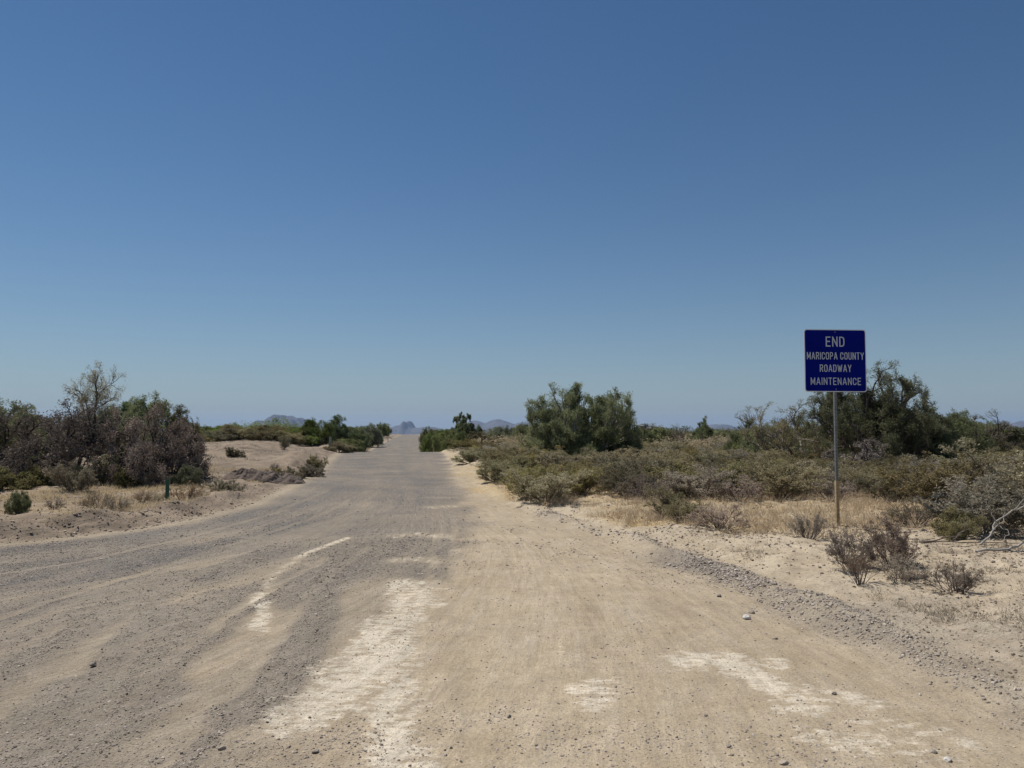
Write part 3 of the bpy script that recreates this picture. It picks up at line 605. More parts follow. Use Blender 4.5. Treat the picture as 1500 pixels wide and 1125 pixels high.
for px, d, h, w_, i, lab in ((462, 52, 2.0, 2.4, 0, 'bright green shrub at the left end of the tall roadside clump'), (484, 58, 2.6, 3.2, 1, 'tallest bright green shrub of the clump left of the road'),
    (505, 74, 2.5, 3.6, 0, 'green shrub in the middle of the clump left of the road'), (521, 86, 2.9, 4.0, 1, 'green shrub in the clump, second from the road'), (541, 110, 3.3, 4.4, 2, 'dark green shrub at the roadside end of the left clump'),
    (560, 172, 3.2, 4.6, 2, 'grey green shrub beyond the left clump, on the far rise of the road'), (508, 53, 1.0, 2.4, 3, 'low dark shrub against the road below the left clump'), (496, 47.5, .7, 1.8, 4, 'low olive shrub on the bank at the end of the cleared slope'),
    (637, 80, 2.7, 3.0, 0, 'bright green shrub touching the right road edge at the crest'), (656, 58, 1.85, 2.4, 1, 'green shrub right behind the one at the crest road edge'), (628, 99, 3.0, 2.6, 2, 'dark shrub just over the crest on the right of the road'),
    (668, 52, 1.4, 2.0, 0, 'low green shrub in front of the dark rounded roadside tree'), (702, 58, 1.3, 2.6, 4, 'olive shrub right of the dark rounded roadside tree'),
    (738, 66, 1.75, 3.0, 2, 'dark flat shrub below the blue ridge'), (768, 64, 1.85, 2.4, 3, 'dark shrub between the blue ridge and the large lone tree')):
    x, y = bear(px, d); put(BUSH[i], 'mesquite_shrub', lab, 'shrub', x, y, h, w_)
hedge(925, 985, 7, 52, 62, 1.3, 1.9, 2.0, 3.0, BUSH[2:], 'dark shrub in the row between the large lone tree and the reddish bare shrub', 'dark shrubs right of the large lone tree')
hedge(1045, 1130, 5, 56, 66, 1.2, 1.5, 2.0, 3.2, BUSH[2:], 'low shrub on the skyline behind the bright green dense shrub', 'skyline shrubs behind the thicket')
hedge(1100, 1230, 7, 31, 38, 1.4, 2.0, 2.0, 3.0, BUSH[2:], 'shrub filling the thicket left of the sign post', 'thicket left of the sign post')
hedge(1230, 1480, 10, 29, 36, 1.6, 2.15, 2.2, 3.2, BUSH[2:], 'shrub filling the back of the thicket right of the sign post', 'thicket right of the sign post')
hedge(1455, 1560, 6, 38, 60, .9, 1.5, 2.2, 3.2, [BUSH[4], CRE[0], BUSH[2]], 'olive shrub on the skyline at the right edge', 'skyline shrubs at the right edge')
verge_row(-1, 7, 'far shrub on the left verge of the distant road', 'far shrubs left of the distant road')
verge_row(1, 7, 'far shrub on the right verge of the distant road', 'far shrubs right of the distant road')
hedge(-40, 60, 4, 26, 36, 1.2, 1.8, 2, 3, BUSH[2:], 'shrub deep in the thicket at the left edge', 'thicket at the left edge')
hedge(90, 290, 6, 30, 46, .9, 1.5, 1.8, 3, BUSH[2:], 'shrub filling the background of the left thicket', 'background of the left thicket')

# low scrub field right of the road
FIELD = [(LOW[0], 'low_shrub', 'low grey green shrub in the scrub field right of the road'), (LOW[1], 'low_shrub', None), (LOW[2], 'low_shrub', 'low olive shrub in the scrub field right of the road'), (LOW[3], 'low_shrub', None),
         (CRE[0], 'creosote_bush', 'olive creosote bush in the scrub field right of the road'), (CRE[1], 'creosote_bush', None), (CRE[2], 'creosote_bush', 'grey creosote bush in the scrub field right of the road'), (CRE[3], 'creosote_bush', 'olive creosote bush in the scrub field right of the road'),
         (DRY[0], 'dry_shrub', 'leafless brown shrub in the scrub field right of the road'), (DRY[1], 'dry_shrub', None), (DRY[2], 'dry_shrub', None)]
lastlab = None; FLD = []
for p, n_, l in FIELD: lastlab = l or lastlab; FLD.append((p, n_, lastlab))
placed = []; count = 0; tries = 0
while count < 255 and tries < 30000:
    tries += 1; d = 14.2 + (50 - 14.2) * rnd.random() ** 1.35; px = rnd.uniform(672, 1545); x, y = bear(px, d)
    xl, xr = edges(np.array([y])); dr = x - xr[0]
    if dr < .75 + max(0, (15.5 - y)) * .6 or (y < 15.5 and dr > 6 and False): continue
    if y < 14.7 + 1.2 * math.sin(x * 1.3) - .12 * x: continue
    r = .42 + .012 * d
    if any((x - a) ** 2 + (y - b) ** 2 < (r + c) ** 2 * .42 for a, b, c in placed): continue
    placed.append((x, y, r)); count += 1
    p, n_, l = FLD[int((rnd.random() * .6 + .4 * (0.5 + float(fbm(np.array([x]), np.array([y]), 5, 2, 91)[0]))) * 10.99) % 11]
    s = rnd.uniform(.8, 1.25) * (1 + d * .006)
    h0 = {'low_shrub': .44, 'creosote_bush': .64, 'dry_shrub': .45}[n_] * s; w0 = {'low_shrub': 1.15, 'creosote_bush': 1.3, 'dry_shrub': .95}[n_] * s
    if d > 30: h0 *= .85
    put(p, n_, l, 'shrub', x, y, h0, w0, None, l.split(' in ')[0] + 's of the scrub field', d > 24)
# distant scrub as one mass
def mass(name, label, n, region, hs, ws, protos, seed):
    rr = random.Random(seed); VV, FF, TT, o = [], [], [], 0; rs = np.random.RandomState(seed)
    for i in range(n):
        x, y = region(rr); p = rr.choice(protos); VL, FL, TL = p['l']
        nf = len(FL); k = rs.choice(nf, min(900, nf), False); v = VL[FL[k].ravel()].reshape(-1, 4, 3); c = v.mean(1, keepdims=True); v = c + (v - c) * 2.2
        a = rr.uniform(0, 6.28); h = rr.uniform(*hs); w_ = rr.uniform(*ws); v = v * np.array([w_ / p['w'], w_ / p['w'], h / p['h']])
        R = np.array([[math.cos(a), -math.sin(a), 0], [math.sin(a), math.cos(a), 0], [0, 0, 1]]); v = v.reshape(-1, 3) @ R.T + np.array([x, y, hz(x, y)])
        VV.append(v); FF.append(np.arange(len(v)).reshape(-1, 4) + o); o += len(v); TT.append(np.repeat(TL[FL[k][:, 0]] * .7 + rr.uniform(0, .3), 4))
    tag(ob(name, mesh_np(name, np.concatenate(VV), np.concatenate(FF), protos[0]['lm'], False, np.concatenate(TT))), label, kind='stuff')
def reg(d0, d1, p0, p1, side):
    def f(rr):
        while True:
            d = d0 + (d1 - d0) * rr.random() ** 1.1; px = rr.uniform(p0, p1); x, y = bear(px, d); xl, xr = edges(np.array([y]))
            if side < 0 and x < xl[0] - 2.5 or side > 0 and x > xr[0] + 2.5: return x, y
    return f
mass('distant_scrub', 'distant olive scrub right of the road', 650, reg(46, 130, 640, 1850, 1), (.7, 1.2), (1.8, 3.2), [CRE[2], BUSH[2]], 3)
mass('distant_scrub', 'distant dark green scrub right of the road', 320, reg(90, 330, 610, 1850, 1), (1.3, 2.2), (2.5, 5), [BUSH[2], BUSH[3]], 4)
mass('distant_scrub', 'distant green scrub left of the road', 320, reg(60, 330, -350, 590, -1), (1.2, 2.0), (2.5, 5), [BUSH[0], BUSH[2]], 5)

# ------------------------------------------------------------------ straw grass, tufts, stones (uncountable)
def blades(name, label, n, sampler, h, wd, mat, seed, lean=.5, clump=14, cr=.06):
    rs = np.random.RandomState(seed); pts = sampler(rs, n // clump); m = len(pts)
    P = np.repeat(pts, clump, 0) + rs.normal(size=(m * clump, 2)) * cr; z = H(P[:, 0], P[:, 1], False)
    B = np.column_stack([P, z - .01]); k = len(B); hs = np.repeat(rs.uniform(.5, 1.3, m), clump) * h * rs.uniform(.5, 1.2, k)
    D = unit(np.column_stack([rs.normal(size=(k, 2)) * lean, np.ones(k)])); a = rs.uniform(0, 6.28, k); S = np.column_stack([np.cos(a), np.sin(a), np.zeros(k)]) * wd * .5
    mid = B + D * (hs * .55)[:, None]; tip = mid + unit(D + np.column_stack([rs.normal(size=(k, 2)) * .5, np.zeros(k) - .1])) * (hs * .5)[:, None]
    V = np.stack([B - S, B + S, mid + S * .7, mid - S * .7, tip], 1).reshape(-1, 3); i = np.arange(k)[:, None] * 5
    tag(ob(name, mesh_np(name, V, [np.hstack([i, i + 1, i + 2, i + 3]), np.hstack([i + 3, i + 2, i + 4])], mat, False, np.repeat(np.clip(rs.normal(.5, .25, k), 0, 1), 5))), label, kind='stuff')
def samp(x0, x1, y0, y1, keep):
    def f(rs, n):
        out = np.zeros((0, 2))
        while len(out) < n:
            p = np.column_stack([rs.uniform(x0, x1, 4 * n), rs.uniform(y0, y1, 4 * n)]); p = p[keep(p[:, 0], p[:, 1], rs.uniform(size=4 * n))]; out = np.concatenate([out, p])
        return out[:n]
    return f
blades('dry_grass', 'straw coloured dry grass along the right verge', 120000, samp(-4, 13, 9.5, 24, lambda x, y, u: u < zones(x, y)[2] * smooth((x - edges(y)[1] - .8 + .5 * smooth((y - 11) / 3)) / .6) * (0.25 + 1.3 * (fbm(x, y, .8, 2, 61) + .3))), .16, .007, M['straw'], 1, .5)
blades('dry_grass', 'sparse dry grass tufts on the sandy right verge', 60000, samp(2.5, 9, 3.6, 11, lambda x, y, u: (x > edges(y)[1] + .9) & (u < .45 * (0.45 + 1.6 * fbm(x, y, .7, 2, 62)))), .06, .0045, M['dry'], 2, .9, 10, .025)
blades('dry_grass', 'pale dry grass among the shrubs on the left bank', 60000, samp(-19, -5, 10, 26, lambda x, y, u: (x < edges(y)[0] - .9) & (u < .2 + 1.4 * fbm(x, y, 1.2, 2, 63))), .13, .008, M['straw'], 3, .6)
blades('dry_grass', 'thin dry weeds scattered over the cleared slope', 26000, samp(-32, -7, 22, 52, lambda x, y, u: (x < edges(y)[0] - .8) & (u < .25 + 1.5 * fbm(x, y, 2.5, 3, 64))), .13, .014, M['dry'], 4, .8, 16, .12)
ico_t = (1 + 5 ** .5) / 2
IV = unit(np.array([(-1, ico_t, 0), (1, ico_t, 0), (-1, -ico_t, 0), (1, -ico_t, 0), (0, -1, ico_t), (0, 1, ico_t), (0, -1, -ico_t), (0, 1, -ico_t), (ico_t, 0, -1), (ico_t, 0, 1), (-ico_t, 0, -1), (-ico_t, 0, 1)], float))
IF = np.array([(0, 11, 5), (0, 5, 1), (0, 1, 7), (0, 7, 10), (0, 10, 11), (1, 5, 9), (5, 11, 4), (11, 10, 2), (10, 7, 6), (7, 1, 8), (3, 9, 4), (3, 4, 2), (3, 2, 6), (3, 6, 8), (3, 8, 9), (4, 9, 5), (2, 4, 11), (6, 2, 10), (8, 6, 7), (9, 8, 1)])
CLOD = leaf_mat('dirt_clod', (.20, .15, .105), (.38, .30, .215), 0, .1)
SM = leaf_mat('stone', (.215, .175, .132), (.54, .455, .35), 0, .1)
def stones(name, label, n, d0, d1, prob, r0, r1, seed, sink=.3, mat=None):
    rs = np.random.RandomState(seed); X, Y = [], []; c = 0
    while c < n:
        d = d0 * (d1 / d0) ** rs.uniform(0, 1, 60000) ; px = rs.uniform(-60, 1560, 60000); x = (px - 750) / F * d; y = d
        k = rs.uniform(size=60000) < prob(x, y); X.append(x[k]); Y.append(y[k]); c += k.sum()
    x = np.concatenate(X)[:n]; y = np.concatenate(Y)[:n]; r = r0 * (r1 / r0) ** (rs.uniform(size=n) ** 3.2) * np.clip(y / 7, .8, 1.4)
    Z = zones(x, y); z = H(x, y, True, Z) + r * (.55 - sink)
    sc = rs.uniform(.65, 1.3, (n, 1, 3)) * np.array([1, 1, .7]); V = IV[None] * (1 + .22 * rs.normal(size=(n, 12, 1))) * sc * r[:, None, None]
    a = rs.uniform(0, 6.28, n); ca, sa = np.cos(a)[:, None], np.sin(a)[:, None]; V = np.stack([V[..., 0] * ca - V[..., 1] * sa, V[..., 0] * sa + V[..., 1] * ca, V[..., 2]], -1)
    V = V + np.stack([x, y, z], 1)[:, None, :]; f = IF[None] + (np.arange(n) * 12)[:, None, None]
    tag(ob(name, mesh_np(name, V.reshape(-1, 3), f.reshape(-1, 3), mat or SM, False, np.repeat(rs.uniform(size=n) ** .9, 12))), label, kind='stuff')
def pr_road(x, y):
    Z = zones(x, y); xl, xr = edges(y); return np.where((x > xl) & (x < xr), .02 + .9 * np.clip(fbm(x, y, .8, 4, 71) + .05, 0, 1) ** 2 + .22 * Z[0] * (1 - Z[4]) + .30 * Z[3] - .15 * Z[4], 0)
def pr_fine(x, y):
    Z = zones(x, y); xl, xr = edges(y); return np.where((x > xl) & (x < xr), .03 + .8 * Z[0] * (1 - .8 * Z[4]) * (1 - Z[1]), 0)
def pr_wind(x, y):
    Z = zones(x, y); xl, xr = edges(y); return np.where(x > xr - .6, (.35 + .65 * smooth((y - 6) / 2)) * np.clip(.35 + 2.2 * fbm(x, y, 1.2, 3, 177), .06, 1) * Z[3] * np.exp(-((x - xr - .2) / .5) ** 2), 0)
def pr_bank(x, y):
    xl, xr = edges(y); return np.where(x < xl - .1, np.exp(-((xl - x - .8) / .7) ** 2) * (.5 + 1.2 * fbm(x, y, 1.5, 3, 74)), 0)
def pr_side(x, y):
    xl, xr = edges(y); return np.where(((x > xr + .3) | (x < xl - .1)) & (y < 24), .4 + .8 * fbm(x, y, 1.5, 3, 73), 0)
stones('gravel', 'loose gravel scattered over the road', 40000, 3.2, 18, pr_road, .0020, .0120, 11, .45)
stones('gravel', 'fine crushed stone covering the gravelled side of the road', 70000, 3.2, 11, pr_fine, .0016, .0075, 15, .4)
stones('gravel', 'coarse grey gravel heaped along the right road edge', 8000, 3.4, 15, pr_wind, .003, .017, 12, .3)
stones('gravel', 'pebbles and dirt clods strewn over both verges', 24000, 3.4, 20, pr_side, .004, .018, 13)
stones('gravel', 'brown dirt clods along the left road bank', 1500, 9, 24, pr_bank, .005, .022, 14, .4, CLOD)

# ------------------------------------------------------------------ rocks that stand out
RM = {'white': simple_mat('pale_rock', (.50, .47, .42), .9, 0, 20, .3, .5), 'grey': simple_mat('grey_rock', (.28, .235, .185), .9, 0, 25, .3, .4), 'tan': simple_mat('tan_rock', (.36, .30, .23), .9, 0, 25, .25, .4)}
def rock(px, py, r, mat, label, seed, flat=.65, el=1.2):
    import bmesh
    bm = bmesh.new(); r = r * .62; bmesh.ops.create_icosphere(bm, subdivisions=2, radius=1); rs = np.random.RandomState(seed); pl = unit(rs.normal(size=(9, 3))); ct = rs.uniform(.55, .85, 9)
    for v in bm.verts:
        c = np.array(v.co)
        for n_, k in zip(pl, ct):
            s = c @ n_
            if s > k: c = c - n_ * (s - k)
        c = c * (1 + .05 * rs.normal()); v.co = (c[0] * r * el, c[1] * r, c[2] * r * flat)
    me = bpy.data.meshes.new('rock'); bm.to_mesh(me); bm.free(); me.materials.append(RM[mat])
    x, y = G(px, py, .03 if px < 1080 else .08); o = ob('rock', me); o.location = (x, y, hz(x, y) + r * flat * .45); o.rotation_euler = (0, 0, rs.uniform(0, 6)); tag(o, label, 'rock'); return o
for i, a in enumerate(((1092, 892, .065, 'white', 'largest pale rock lying at the right road edge'), (1101, 884, .045, 'grey', 'dark capped stone resting behind the largest pale rock'),
    (1053, 869, .045, 'grey', 'dark stone just left of the largest pale rock'), (1135, 920, .035, 'grey', 'flat dark stone below the largest pale rock'), (1221, 997, .030, 'grey', 'dark pointed stone on the packed dirt right of the white patch'),
    (1067, 1085, .026, 'grey', 'flat dark stone on bare dirt near the bottom edge'), (1148, 1094, .034, 'tan', 'pale flat stone near the bottom edge'), (1387, 1090, .032, 'white', 'upright white stone near the lower right corner'),
    (745, 1042, .025, 'grey', 'dark stone just right of the road centre near the bottom'), (462, 1092, .030, 'grey', 'dark stone left of the pale patch near the bottom'), (325, 1088, .03, 'tan', 'tan stone in the gravel at lower left'),
    (137, 968, .04, 'grey', 'stone lying in the left wheel track'), (1366, 1079, .03, 'grey', 'dark stone left of the upright white stone'), (1033, 1040, .022, 'grey', 'small dark stone below the white patch on the right'), (1079, 842, .04, 'white', 'small white stone at the end of the grey gravel heap'))):
    rock(*a, seed=300 + i)
# pale boulders in the shade of the tallest tree
for px, d, r, lab in ((1253, 24.2, .22, 'pale boulder in the shade under the tallest tree'), (1298, 25, .28, 'pale boulder beside the tallest tree trunk')):
    x, y = bear(px, d); o = rock(1200, 900, r, 'tan', lab, int(px)); o.location = (x, y, hz(x, y) + r * .9)

# dirt mound on the left
def mound():
    n = 60; X, Y = np.meshgrid(np.linspace(-1, 1, n), np.linspace(-1, 1, n)); cx, cy = bear(388, 22.0); wx, wy = X * 1.25 + cx, Y * .7 + cy
    e = np.clip(1 - (X ** 2 + Y ** 2), 0, 1); z = H(wx, wy, False) + e ** .7 * (.34 + .22 * fbm(wx, wy, .5, 3, 5)) + e ** .4 * .14 * fbm(wx, wy, .14, 3, 6) - .03
    me = mesh_np('dirt_mound', np.stack([wx.ravel() - cx, wy.ravel() - cy, z.ravel() - hz(cx, cy)], 1), grid_faces(n, n), simple_mat('dark_soil', (.125, .092, .07), .95, 0, 5, .35, .6, 25), False)
    tag(ob('dirt_mound', me, None, (cx, cy, hz(cx, cy))), 'dark heap of dug dirt on the left roadside', 'dirt mound')
mound()

# ------------------------------------------------------------------ dead branches, right
def branch(name, label, limbs, x, y, mat):
    VS, FS, n = [], [], 0
    for pl, r0, r1 in limbs:
        pl = np.array(pl, float); q = [pl[0]]
        for a, b in zip(pl[:-1], pl[1:]):
            for t in (.33, .66, 1): q.append(a + (b - a) * t + np.random.RandomState(int(abs(a[0] * 977 + t * 100)) % 9999).normal(size=3) * .012)
        pl = np.array(q); rr = np.linspace(r0, r1, len(pl)) * .72; V, f = tubes(pl[:-1], pl[1:], rr[:-1], rr[1:], 6); VS.append(V); FS.append(f + n); n += len(V)
    o = ob(name, mesh_np(name, np.concatenate(VS), np.concatenate(FS), M[mat], True)); o.location = (x, y, hz(x, y)); return tag(o, label, 'branch')
bx, by = bear(1420, 8.9)
branch('dead_branch', 'bleached forked dead branch rising at the right edge', [([(-.05, 0, .02), (.1, .0, .16), (.14, 0, .3), (.3, -.05, .42), (.5, -.05, .5), (.8, 0, .52)], .018, .008), ([(.14, 0, .3), (.08, 0, .42), (.06, .02, .52)], .010, .004),
    ([(.1, 0, .16), (.2, .05, .26), (.3, .02, .4)], .010, .005), ([(.3, -.05, .42), (.42, -.1, .56), (.6, -.1, .62), (.75, -.1, .6)], .009, .004), ([(.14, 0, .28), (.2, -.1, .2), (.18, -.12, .1)], .008, .004)], bx + .12, by, 'bleach')
branch('dead_branch', 'grey dead branch lying flat on the sand at the right edge', [([(-.3, 0, .02), (.05, 0, .06), (.25, 0, .10), (.5, 0, .13), (.65, -.02, .1), (.68, -.05, .0)], .022, .010), ([(.0, 0, .05), (.4, .05, .02), (.8, .05, .03)], .016, .008)], bx + .1, by - .35, 'bleach')
branch('dead_branch', 'dark dead branches lying behind the bleached ones', [([(-.6, 0, .03), (-.1, 0, .10), (.2, .05, .24)], .014, .006), ([(-.9, .1, .02), (-.3, .1, .05), (.3, .1, .06), (.9, 0, .05)], .012, .006), ([(-.1, 0, .08), (.1, 0, .22), (.12, 0, .4)], .010, .004), ([(-1.1, 0, .05), (-.6, .05, .08), (-.2, .1, .07)], .010, .005)], bx - .15, by + .1, 'bark')
x, y = bear(876, 17.2)
branch('dead_branch', 'thin pale stick leaning out of the scrub near the road', [([(.1, 0, 0), (.08, 0, .3), (-.1, 0, .62)], .013, .006)], x, y, 'bleach')

# ------------------------------------------------------------------ the sign
def box(sx, sy, sz, cx=0, cy=0, cz=0):
    v = np.array([(x, y, z) for x in (-1, 1) for y in (-1, 1) for z in (-1, 1)], float) * np.array([sx, sy, sz]) * .5 + np.array([cx, cy, cz])
    return v, np.array([(0, 1, 3, 2), (4, 6, 7, 5), (0, 4, 5, 1), (2, 3, 7, 6), (0, 2, 6, 4), (1, 5, 7, 3)])
def rplate(w_, h_, r, th, n=6):
    pts = []
    for cx, cz, a0 in ((w_ / 2 - r, h_ / 2 - r, 0), (-w_ / 2 + r, h_ / 2 - r, 90), (-w_ / 2 + r, -h_ / 2 + r, 180), (w_ / 2 - r, -h_ / 2 + r, 270)):
        for k in range(n + 1): a = math.radians(a0 + 90 * k / n); pts.append((cx + r * math.cos(a), cz + r * math.sin(a)))
    m = len(pts); me = bpy.data.meshes.new('plate')
    V = [(x, -th / 2, z) for x, z in pts] + [(x, th / 2, z) for x, z in pts]
    me.from_pydata(V, [], [list(range(m)), list(range(2 * m - 1, m - 1, -1))] + [((i + 1) % m, i, i + m, (i + 1) % m + m) for i in range(m)]); me.update(); return me
GLY = dict(E=(.46, [[(1, 1), (0, 1), (0, 0), (1, 0)], [(0, .52), (.85, .52)]]), N=(.54, [[(0, 0), (0, 1)], [(1, 0), (1, 1)], [(0, 1), (1, 0)]]),
    D=(.52, [[(0, 0), (0, 1), (.5, 1), (.85, .93), (1, .75), (1, .25), (.85, .07), (.5, 0), (0, 0)]]), M=(.66, [[(0, 0), (0, 1)], [(1, 0), (1, 1)], [(0, 1), (.5, .2)], [(.5, .2), (1, 1)]]),
    A=(.60, [[(0, 0), (.47, 1)], [(.53, 1), (1, 0)], [(.2, .3), (.8, .3)]]), R=(.52, [[(0, 0), (0, 1), (.6, 1), (.92, .93), (1, .78), (.92, .58), (.6, .5), (0, .5)], [(.5, .5), (1, 0)]]),
    P=(.52, [[(0, 0), (0, 1), (.6, 1), (.92, .93), (1, .76), (.92, .54), (.6, .46), (0, .46)]]), I=(.0, [[(0, 0), (0, 1)]]),
    C=(.52, [[(1, .72), (.95, .88), (.75, .98), (.5, 1), (.25, .98), (.05, .88), (0, .7), (0, .3), (.05, .12), (.25, .02), (.5, 0), (.75, .02), (.95, .12), (1, .28)]]),
    O=(.54, [[(.5, 1), (.25, .98), (.05, .88), (0, .7), (0, .3), (.05, .12), (.25, .02), (.5, 0), (.75, .02), (.95, .12), (1, .3), (1, .7), (.95, .88), (.75, .98), (.5, 1)]]),
    U=(.52, [[(0, 1), (0, .25), (.1, .07), (.3, 0), (.7, 0), (.9, .07), (1, .25), (1, 1)]]), T=(.48, [[(0, 1), (1, 1)], [(.5, .93), (.5, 0)]]),
    Y=(.56, [[(0, 1), (.5, .45)], [(1, 1), (.5, .45)], [(.5, .47), (.5, 0)]]), W=(.80, [[(0, 1), (.26, 0)], [(.26, 0), (.5, .85)], [(.5, .85), (.74, 0)], [(.74, 0), (1, 1)]]))
def letters(txt, width, height):
    th = .112 * height; adv = []; x = 0.
    for ch in txt:
        if ch == ' ': x += .42; continue
        w_ = GLY[ch][0]; adv.append((ch, x, w_)); x += w_ + .36
    tot = x - .36; sx = (width - th) / tot; sz = height - th; V, Fc, n = [], [], 0
    for ch, x0, w_ in adv:
        for si, pl in enumerate(GLY[ch][1]):
            P = np.array([((x0 + a * w_) * sx - (width - th) / 2, b * sz - sz / 2) for a, b in pl]); closed = np.allclose(P[0], P[-1]); d = np.diff(P, axis=0); d /= np.linalg.norm(d, axis=1, keepdims=True)
            L_, R_ = [], []
            for i in range(len(P)):
                a = d[i - 1] if i > 0 else (d[-1] if closed else d[0]); b = d[i] if i < len(d) else (d[0] if closed else d[-1])
                t = (a + b) / (np.linalg.norm(a + b) + 1e-9); nrm = np.array([-t[1], t[0]]); m = min(1 / max(nrm @ np.array([-a[1], a[0]]), .3), 1.6) * th / 2
                e = np.zeros(2) if closed or 0 < i < len(P) - 1 else (-d[0] if i == 0 else d[-1]) * (th / 2 if len(P) > 2 or abs(d[0][0]) < .01 or abs(d[0][1]) < .01 else th * .4)
                L_.append(P[i] + e + nrm * m); R_.append(P[i] + e - nrm * m)
            for i in range(len(P)): V += [(L_[i][0], -.0004 * si, L_[i][1]), (R_[i][0], -.0004 * si, R_[i][1])]
            Fc += [(n + 2 * i + 1, n + 2 * i + 3, n + 2 * i + 2, n + 2 * i) for i in range(len(P) - 1)]; n += 2 * len(P)
    return mesh_np('lettering', np.array(V), np.array(Fc))
def sign():
    x, y = 5.19 * 10.98 / 12, 10.98; x = (1222.5 - 750) / F * 10.98; zb = hz(x, y); r = ob('road_sign', None, None, (x, y, zb)); r.rotation_euler = (0, math.radians(.3), math.radians(2))
    tag(r, 'blue square END MARICOPA COUNTY ROADWAY MAINTENANCE sign on a tall thin metal post', 'road sign')
    alu = simple_mat('galvanised_steel', (.15, .16, .16), .5, .2, 12, .2); face = simple_mat('blue_sheeting', (.0005, .006, .165), .7, 0, 3, .12)
    face.node_tree.nodes['Principled BSDF'].inputs['Specular IOR Level'].default_value = .06
    let = simple_mat('white_lettering', (.46, .50, .54), .5, 0, 20, .08); slv = simple_mat('dusty_steel_sleeve', (.36, .27, .15), .8, .1, 9, .3)
    S = .925; zc = 3.065 - zb - S / 2; top = zc + S / 2 - .03
    p = ob('panel', rplate(S, S, .038, .004), r, (0, -.034, zc)); p.data.materials.append(simple_mat('reflective_border', (.62, .63, .66), .5, 0, 12, .1))
    q = ob('blue_face', rplate(S - .024, S - .024, .032, .0015), p, (0, -.0035, 0)); q.data.materials.append(face)
    k = S / 825.; 
    for txt, yc, ch, wd, cx in (('END', 281.5, 133, 250, 0), ('MARICOPA COUNTY', 470, 96, 762, -1), ('ROADWAY', 633.5, 97, 422, -2), ('MAINTENANCE', 805, 96, 670, 0)):
        me = letters(txt, wd * k, ch * k); me.materials.append(let)
        ob('lettering', me, p, (0, -.0055, (532.5 - yc) * k))
    for zz in (377, -375):
        import bmesh
        bm = bmesh.new(); bmesh.ops.create_cone(bm, cap_ends=True, segments=10, radius1=.010, radius2=.008, depth=.008); bmesh.ops.rotate(bm, cent=(0, 0, 0), matrix=__import__('mathutils').Matrix.Rotation(math.pi / 2, 3, 'X'), verts=bm.verts)
        me = bpy.data.meshes.new('bolt'); bm.to_mesh(me); bm.free(); me.materials.append(alu); ob('bolt', me, p, (0, -.0085, zz * k))
    # square tube with punched holes down its faces
    zs = .66
    def tube(s, z0, z1, name, mat):
        V, f = [], []; st = .0254 * 2; hole = .010; n = int((z1 - z0) / st); o = 0
        v, ff = box(s, s, z1 - z0, 0, 0, (z0 + z1) / 2); me = mesh_np(name, v, ff, mat); c = ob(name, me, r)
        hv, hf, o = [], [], 0
        for i in range(n):
            zc_ = z0 + st * (i + .5)
            a = np.arange(8) / 8 * 2 * np.pi
            for ax in (0, 1, 2):
                e = s / 2 + .0012; ring = np.stack([np.cos(a) * hole / 2, np.full(8, -e), zc_ + np.sin(a) * hole / 2], 1)
                if ax == 1: ring = np.stack([np.full(8, -e), np.cos(a) * hole / 2, zc_ + np.sin(a) * hole / 2], 1)
                if ax == 2: ring = np.stack([np.full(8, e), np.cos(a) * hole / 2, zc_ + np.sin(a) * hole / 2], 1)
                hv.append(ring); hf.append(np.arange(8)[None] + o); o += 8
        ob('holes', mesh_np('holes', np.concatenate(hv), np.concatenate(hf), HOLE), c); c['kind_note'] = ''
        del c['kind_note']; return c
    tube(.037, zs - .05, top + .01, 'post', alu); tube(.046, -.25, zs, 'post_sleeve', slv)
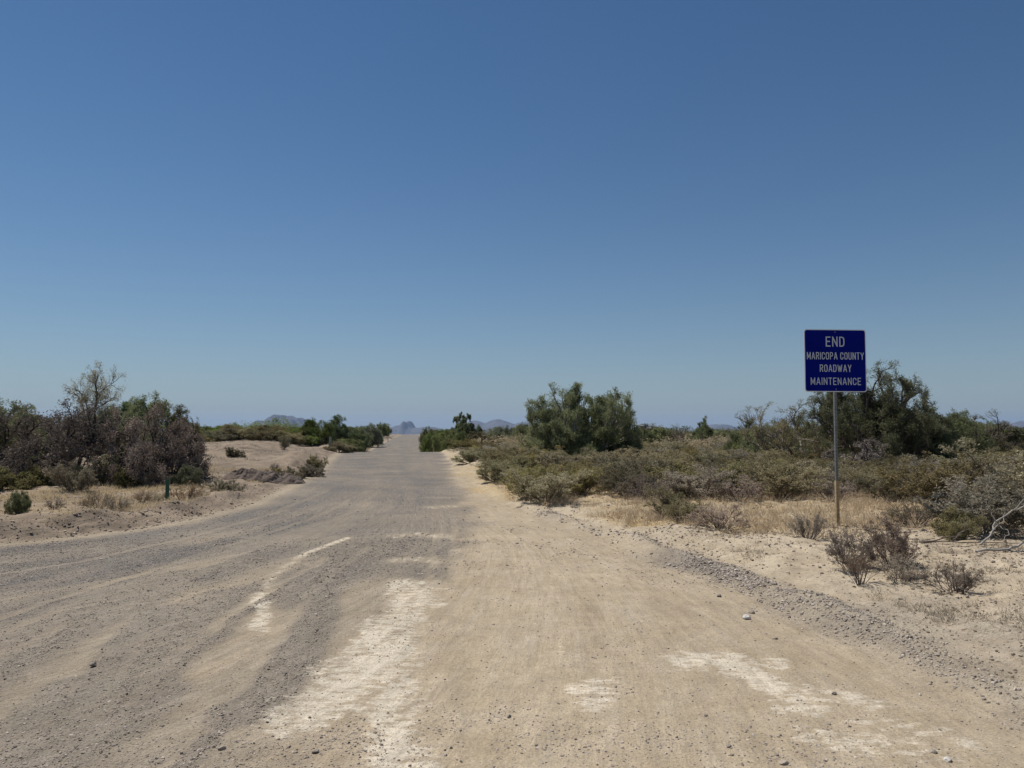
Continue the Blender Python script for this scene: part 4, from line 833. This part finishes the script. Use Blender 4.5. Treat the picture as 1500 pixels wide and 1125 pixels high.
HOLE = simple_mat('dark_hole', (.015, .015, .015), .9, 0, 5, .1)
sign()

# ------------------------------------------------------------------ small posts
def post(name, label, px, d, w_, dpt, h, mat, lean=0, cap=None, parts=None):
    x, y = bear(px, d); r = ob(name, None, None, (x, y, hz(x, y))); r.rotation_euler = (0, lean, .1); v, f = box(w_, dpt, h + .2, 0, 0, h / 2 - .1); v[[1, 3, 5, 7], 0] *= .92
    ob('shaft', mesh_np('shaft', v, f, mat), r)
    if cap: me = rplate(w_ * 1.02, .05, .01, dpt * 1.4); me.materials.append(cap); ob('cap', me, r, (0, 0, h))
    tag(r, label, 'post'); return r
gmat = simple_mat('green_plastic', (.010, .075, .045), .5, 0, 10, .2)
post('marker_post', 'short dark green marker post on the left road edge', 248.5, 15.1, .075, .02, .52, gmat, 0)
post('fence_post', 'weathered pale wooden post in front of the tallest green shrub on the left', 484, 47.5, .14, .14, .85, M['bleach'], .03)
post('fence_post', 'thin grey wooden post among the scrub right of the crest', 706, 43, .09, .09, .95, M['bark'], 0)
def rail():
    x, y = bear(564, 139); r = ob('timber_rail', None, None, (x, y, hz(x, y) + .1)); r.rotation_euler = (0, -.04, .15)
    tag(r, 'pale low timber rail beside the left edge of the far road', 'rail')
    for cx in (-.6, .6): v, f = box(.11, .11, .7, cx, 0, .2); ob('leg', mesh_np('leg', v, f, M['bleach']), r)
    v, f = box(1.7, .11, .10, 0, 0, .60); ob('crossbar', mesh_np('crossbar', v, f, M['bleach']), r)
rail()

# ------------------------------------------------------------------ air between here and the mountains
def haze():
    v, f = box(30000, 14500, 460, 0, 6700, 100); v[:, 2] = np.where(v[:, 2] > 0, 190, -140)
    m, t = new_mat('haze'); o = N(t, 'ShaderNodeOutputMaterial'); vp = N(t, 'ShaderNodeVolumePrincipled', inp={'Density': .00005, 'Anisotropy': .2}); vp.inputs['Color'].default_value = (.46, .66, .97, 1)
    t.links.new(vp.outputs[0], o.inputs['Volume'])
    tag(ob('haze', mesh_np('haze', v, f, m)), 'thin blue desert haze', kind='stuff')
haze()
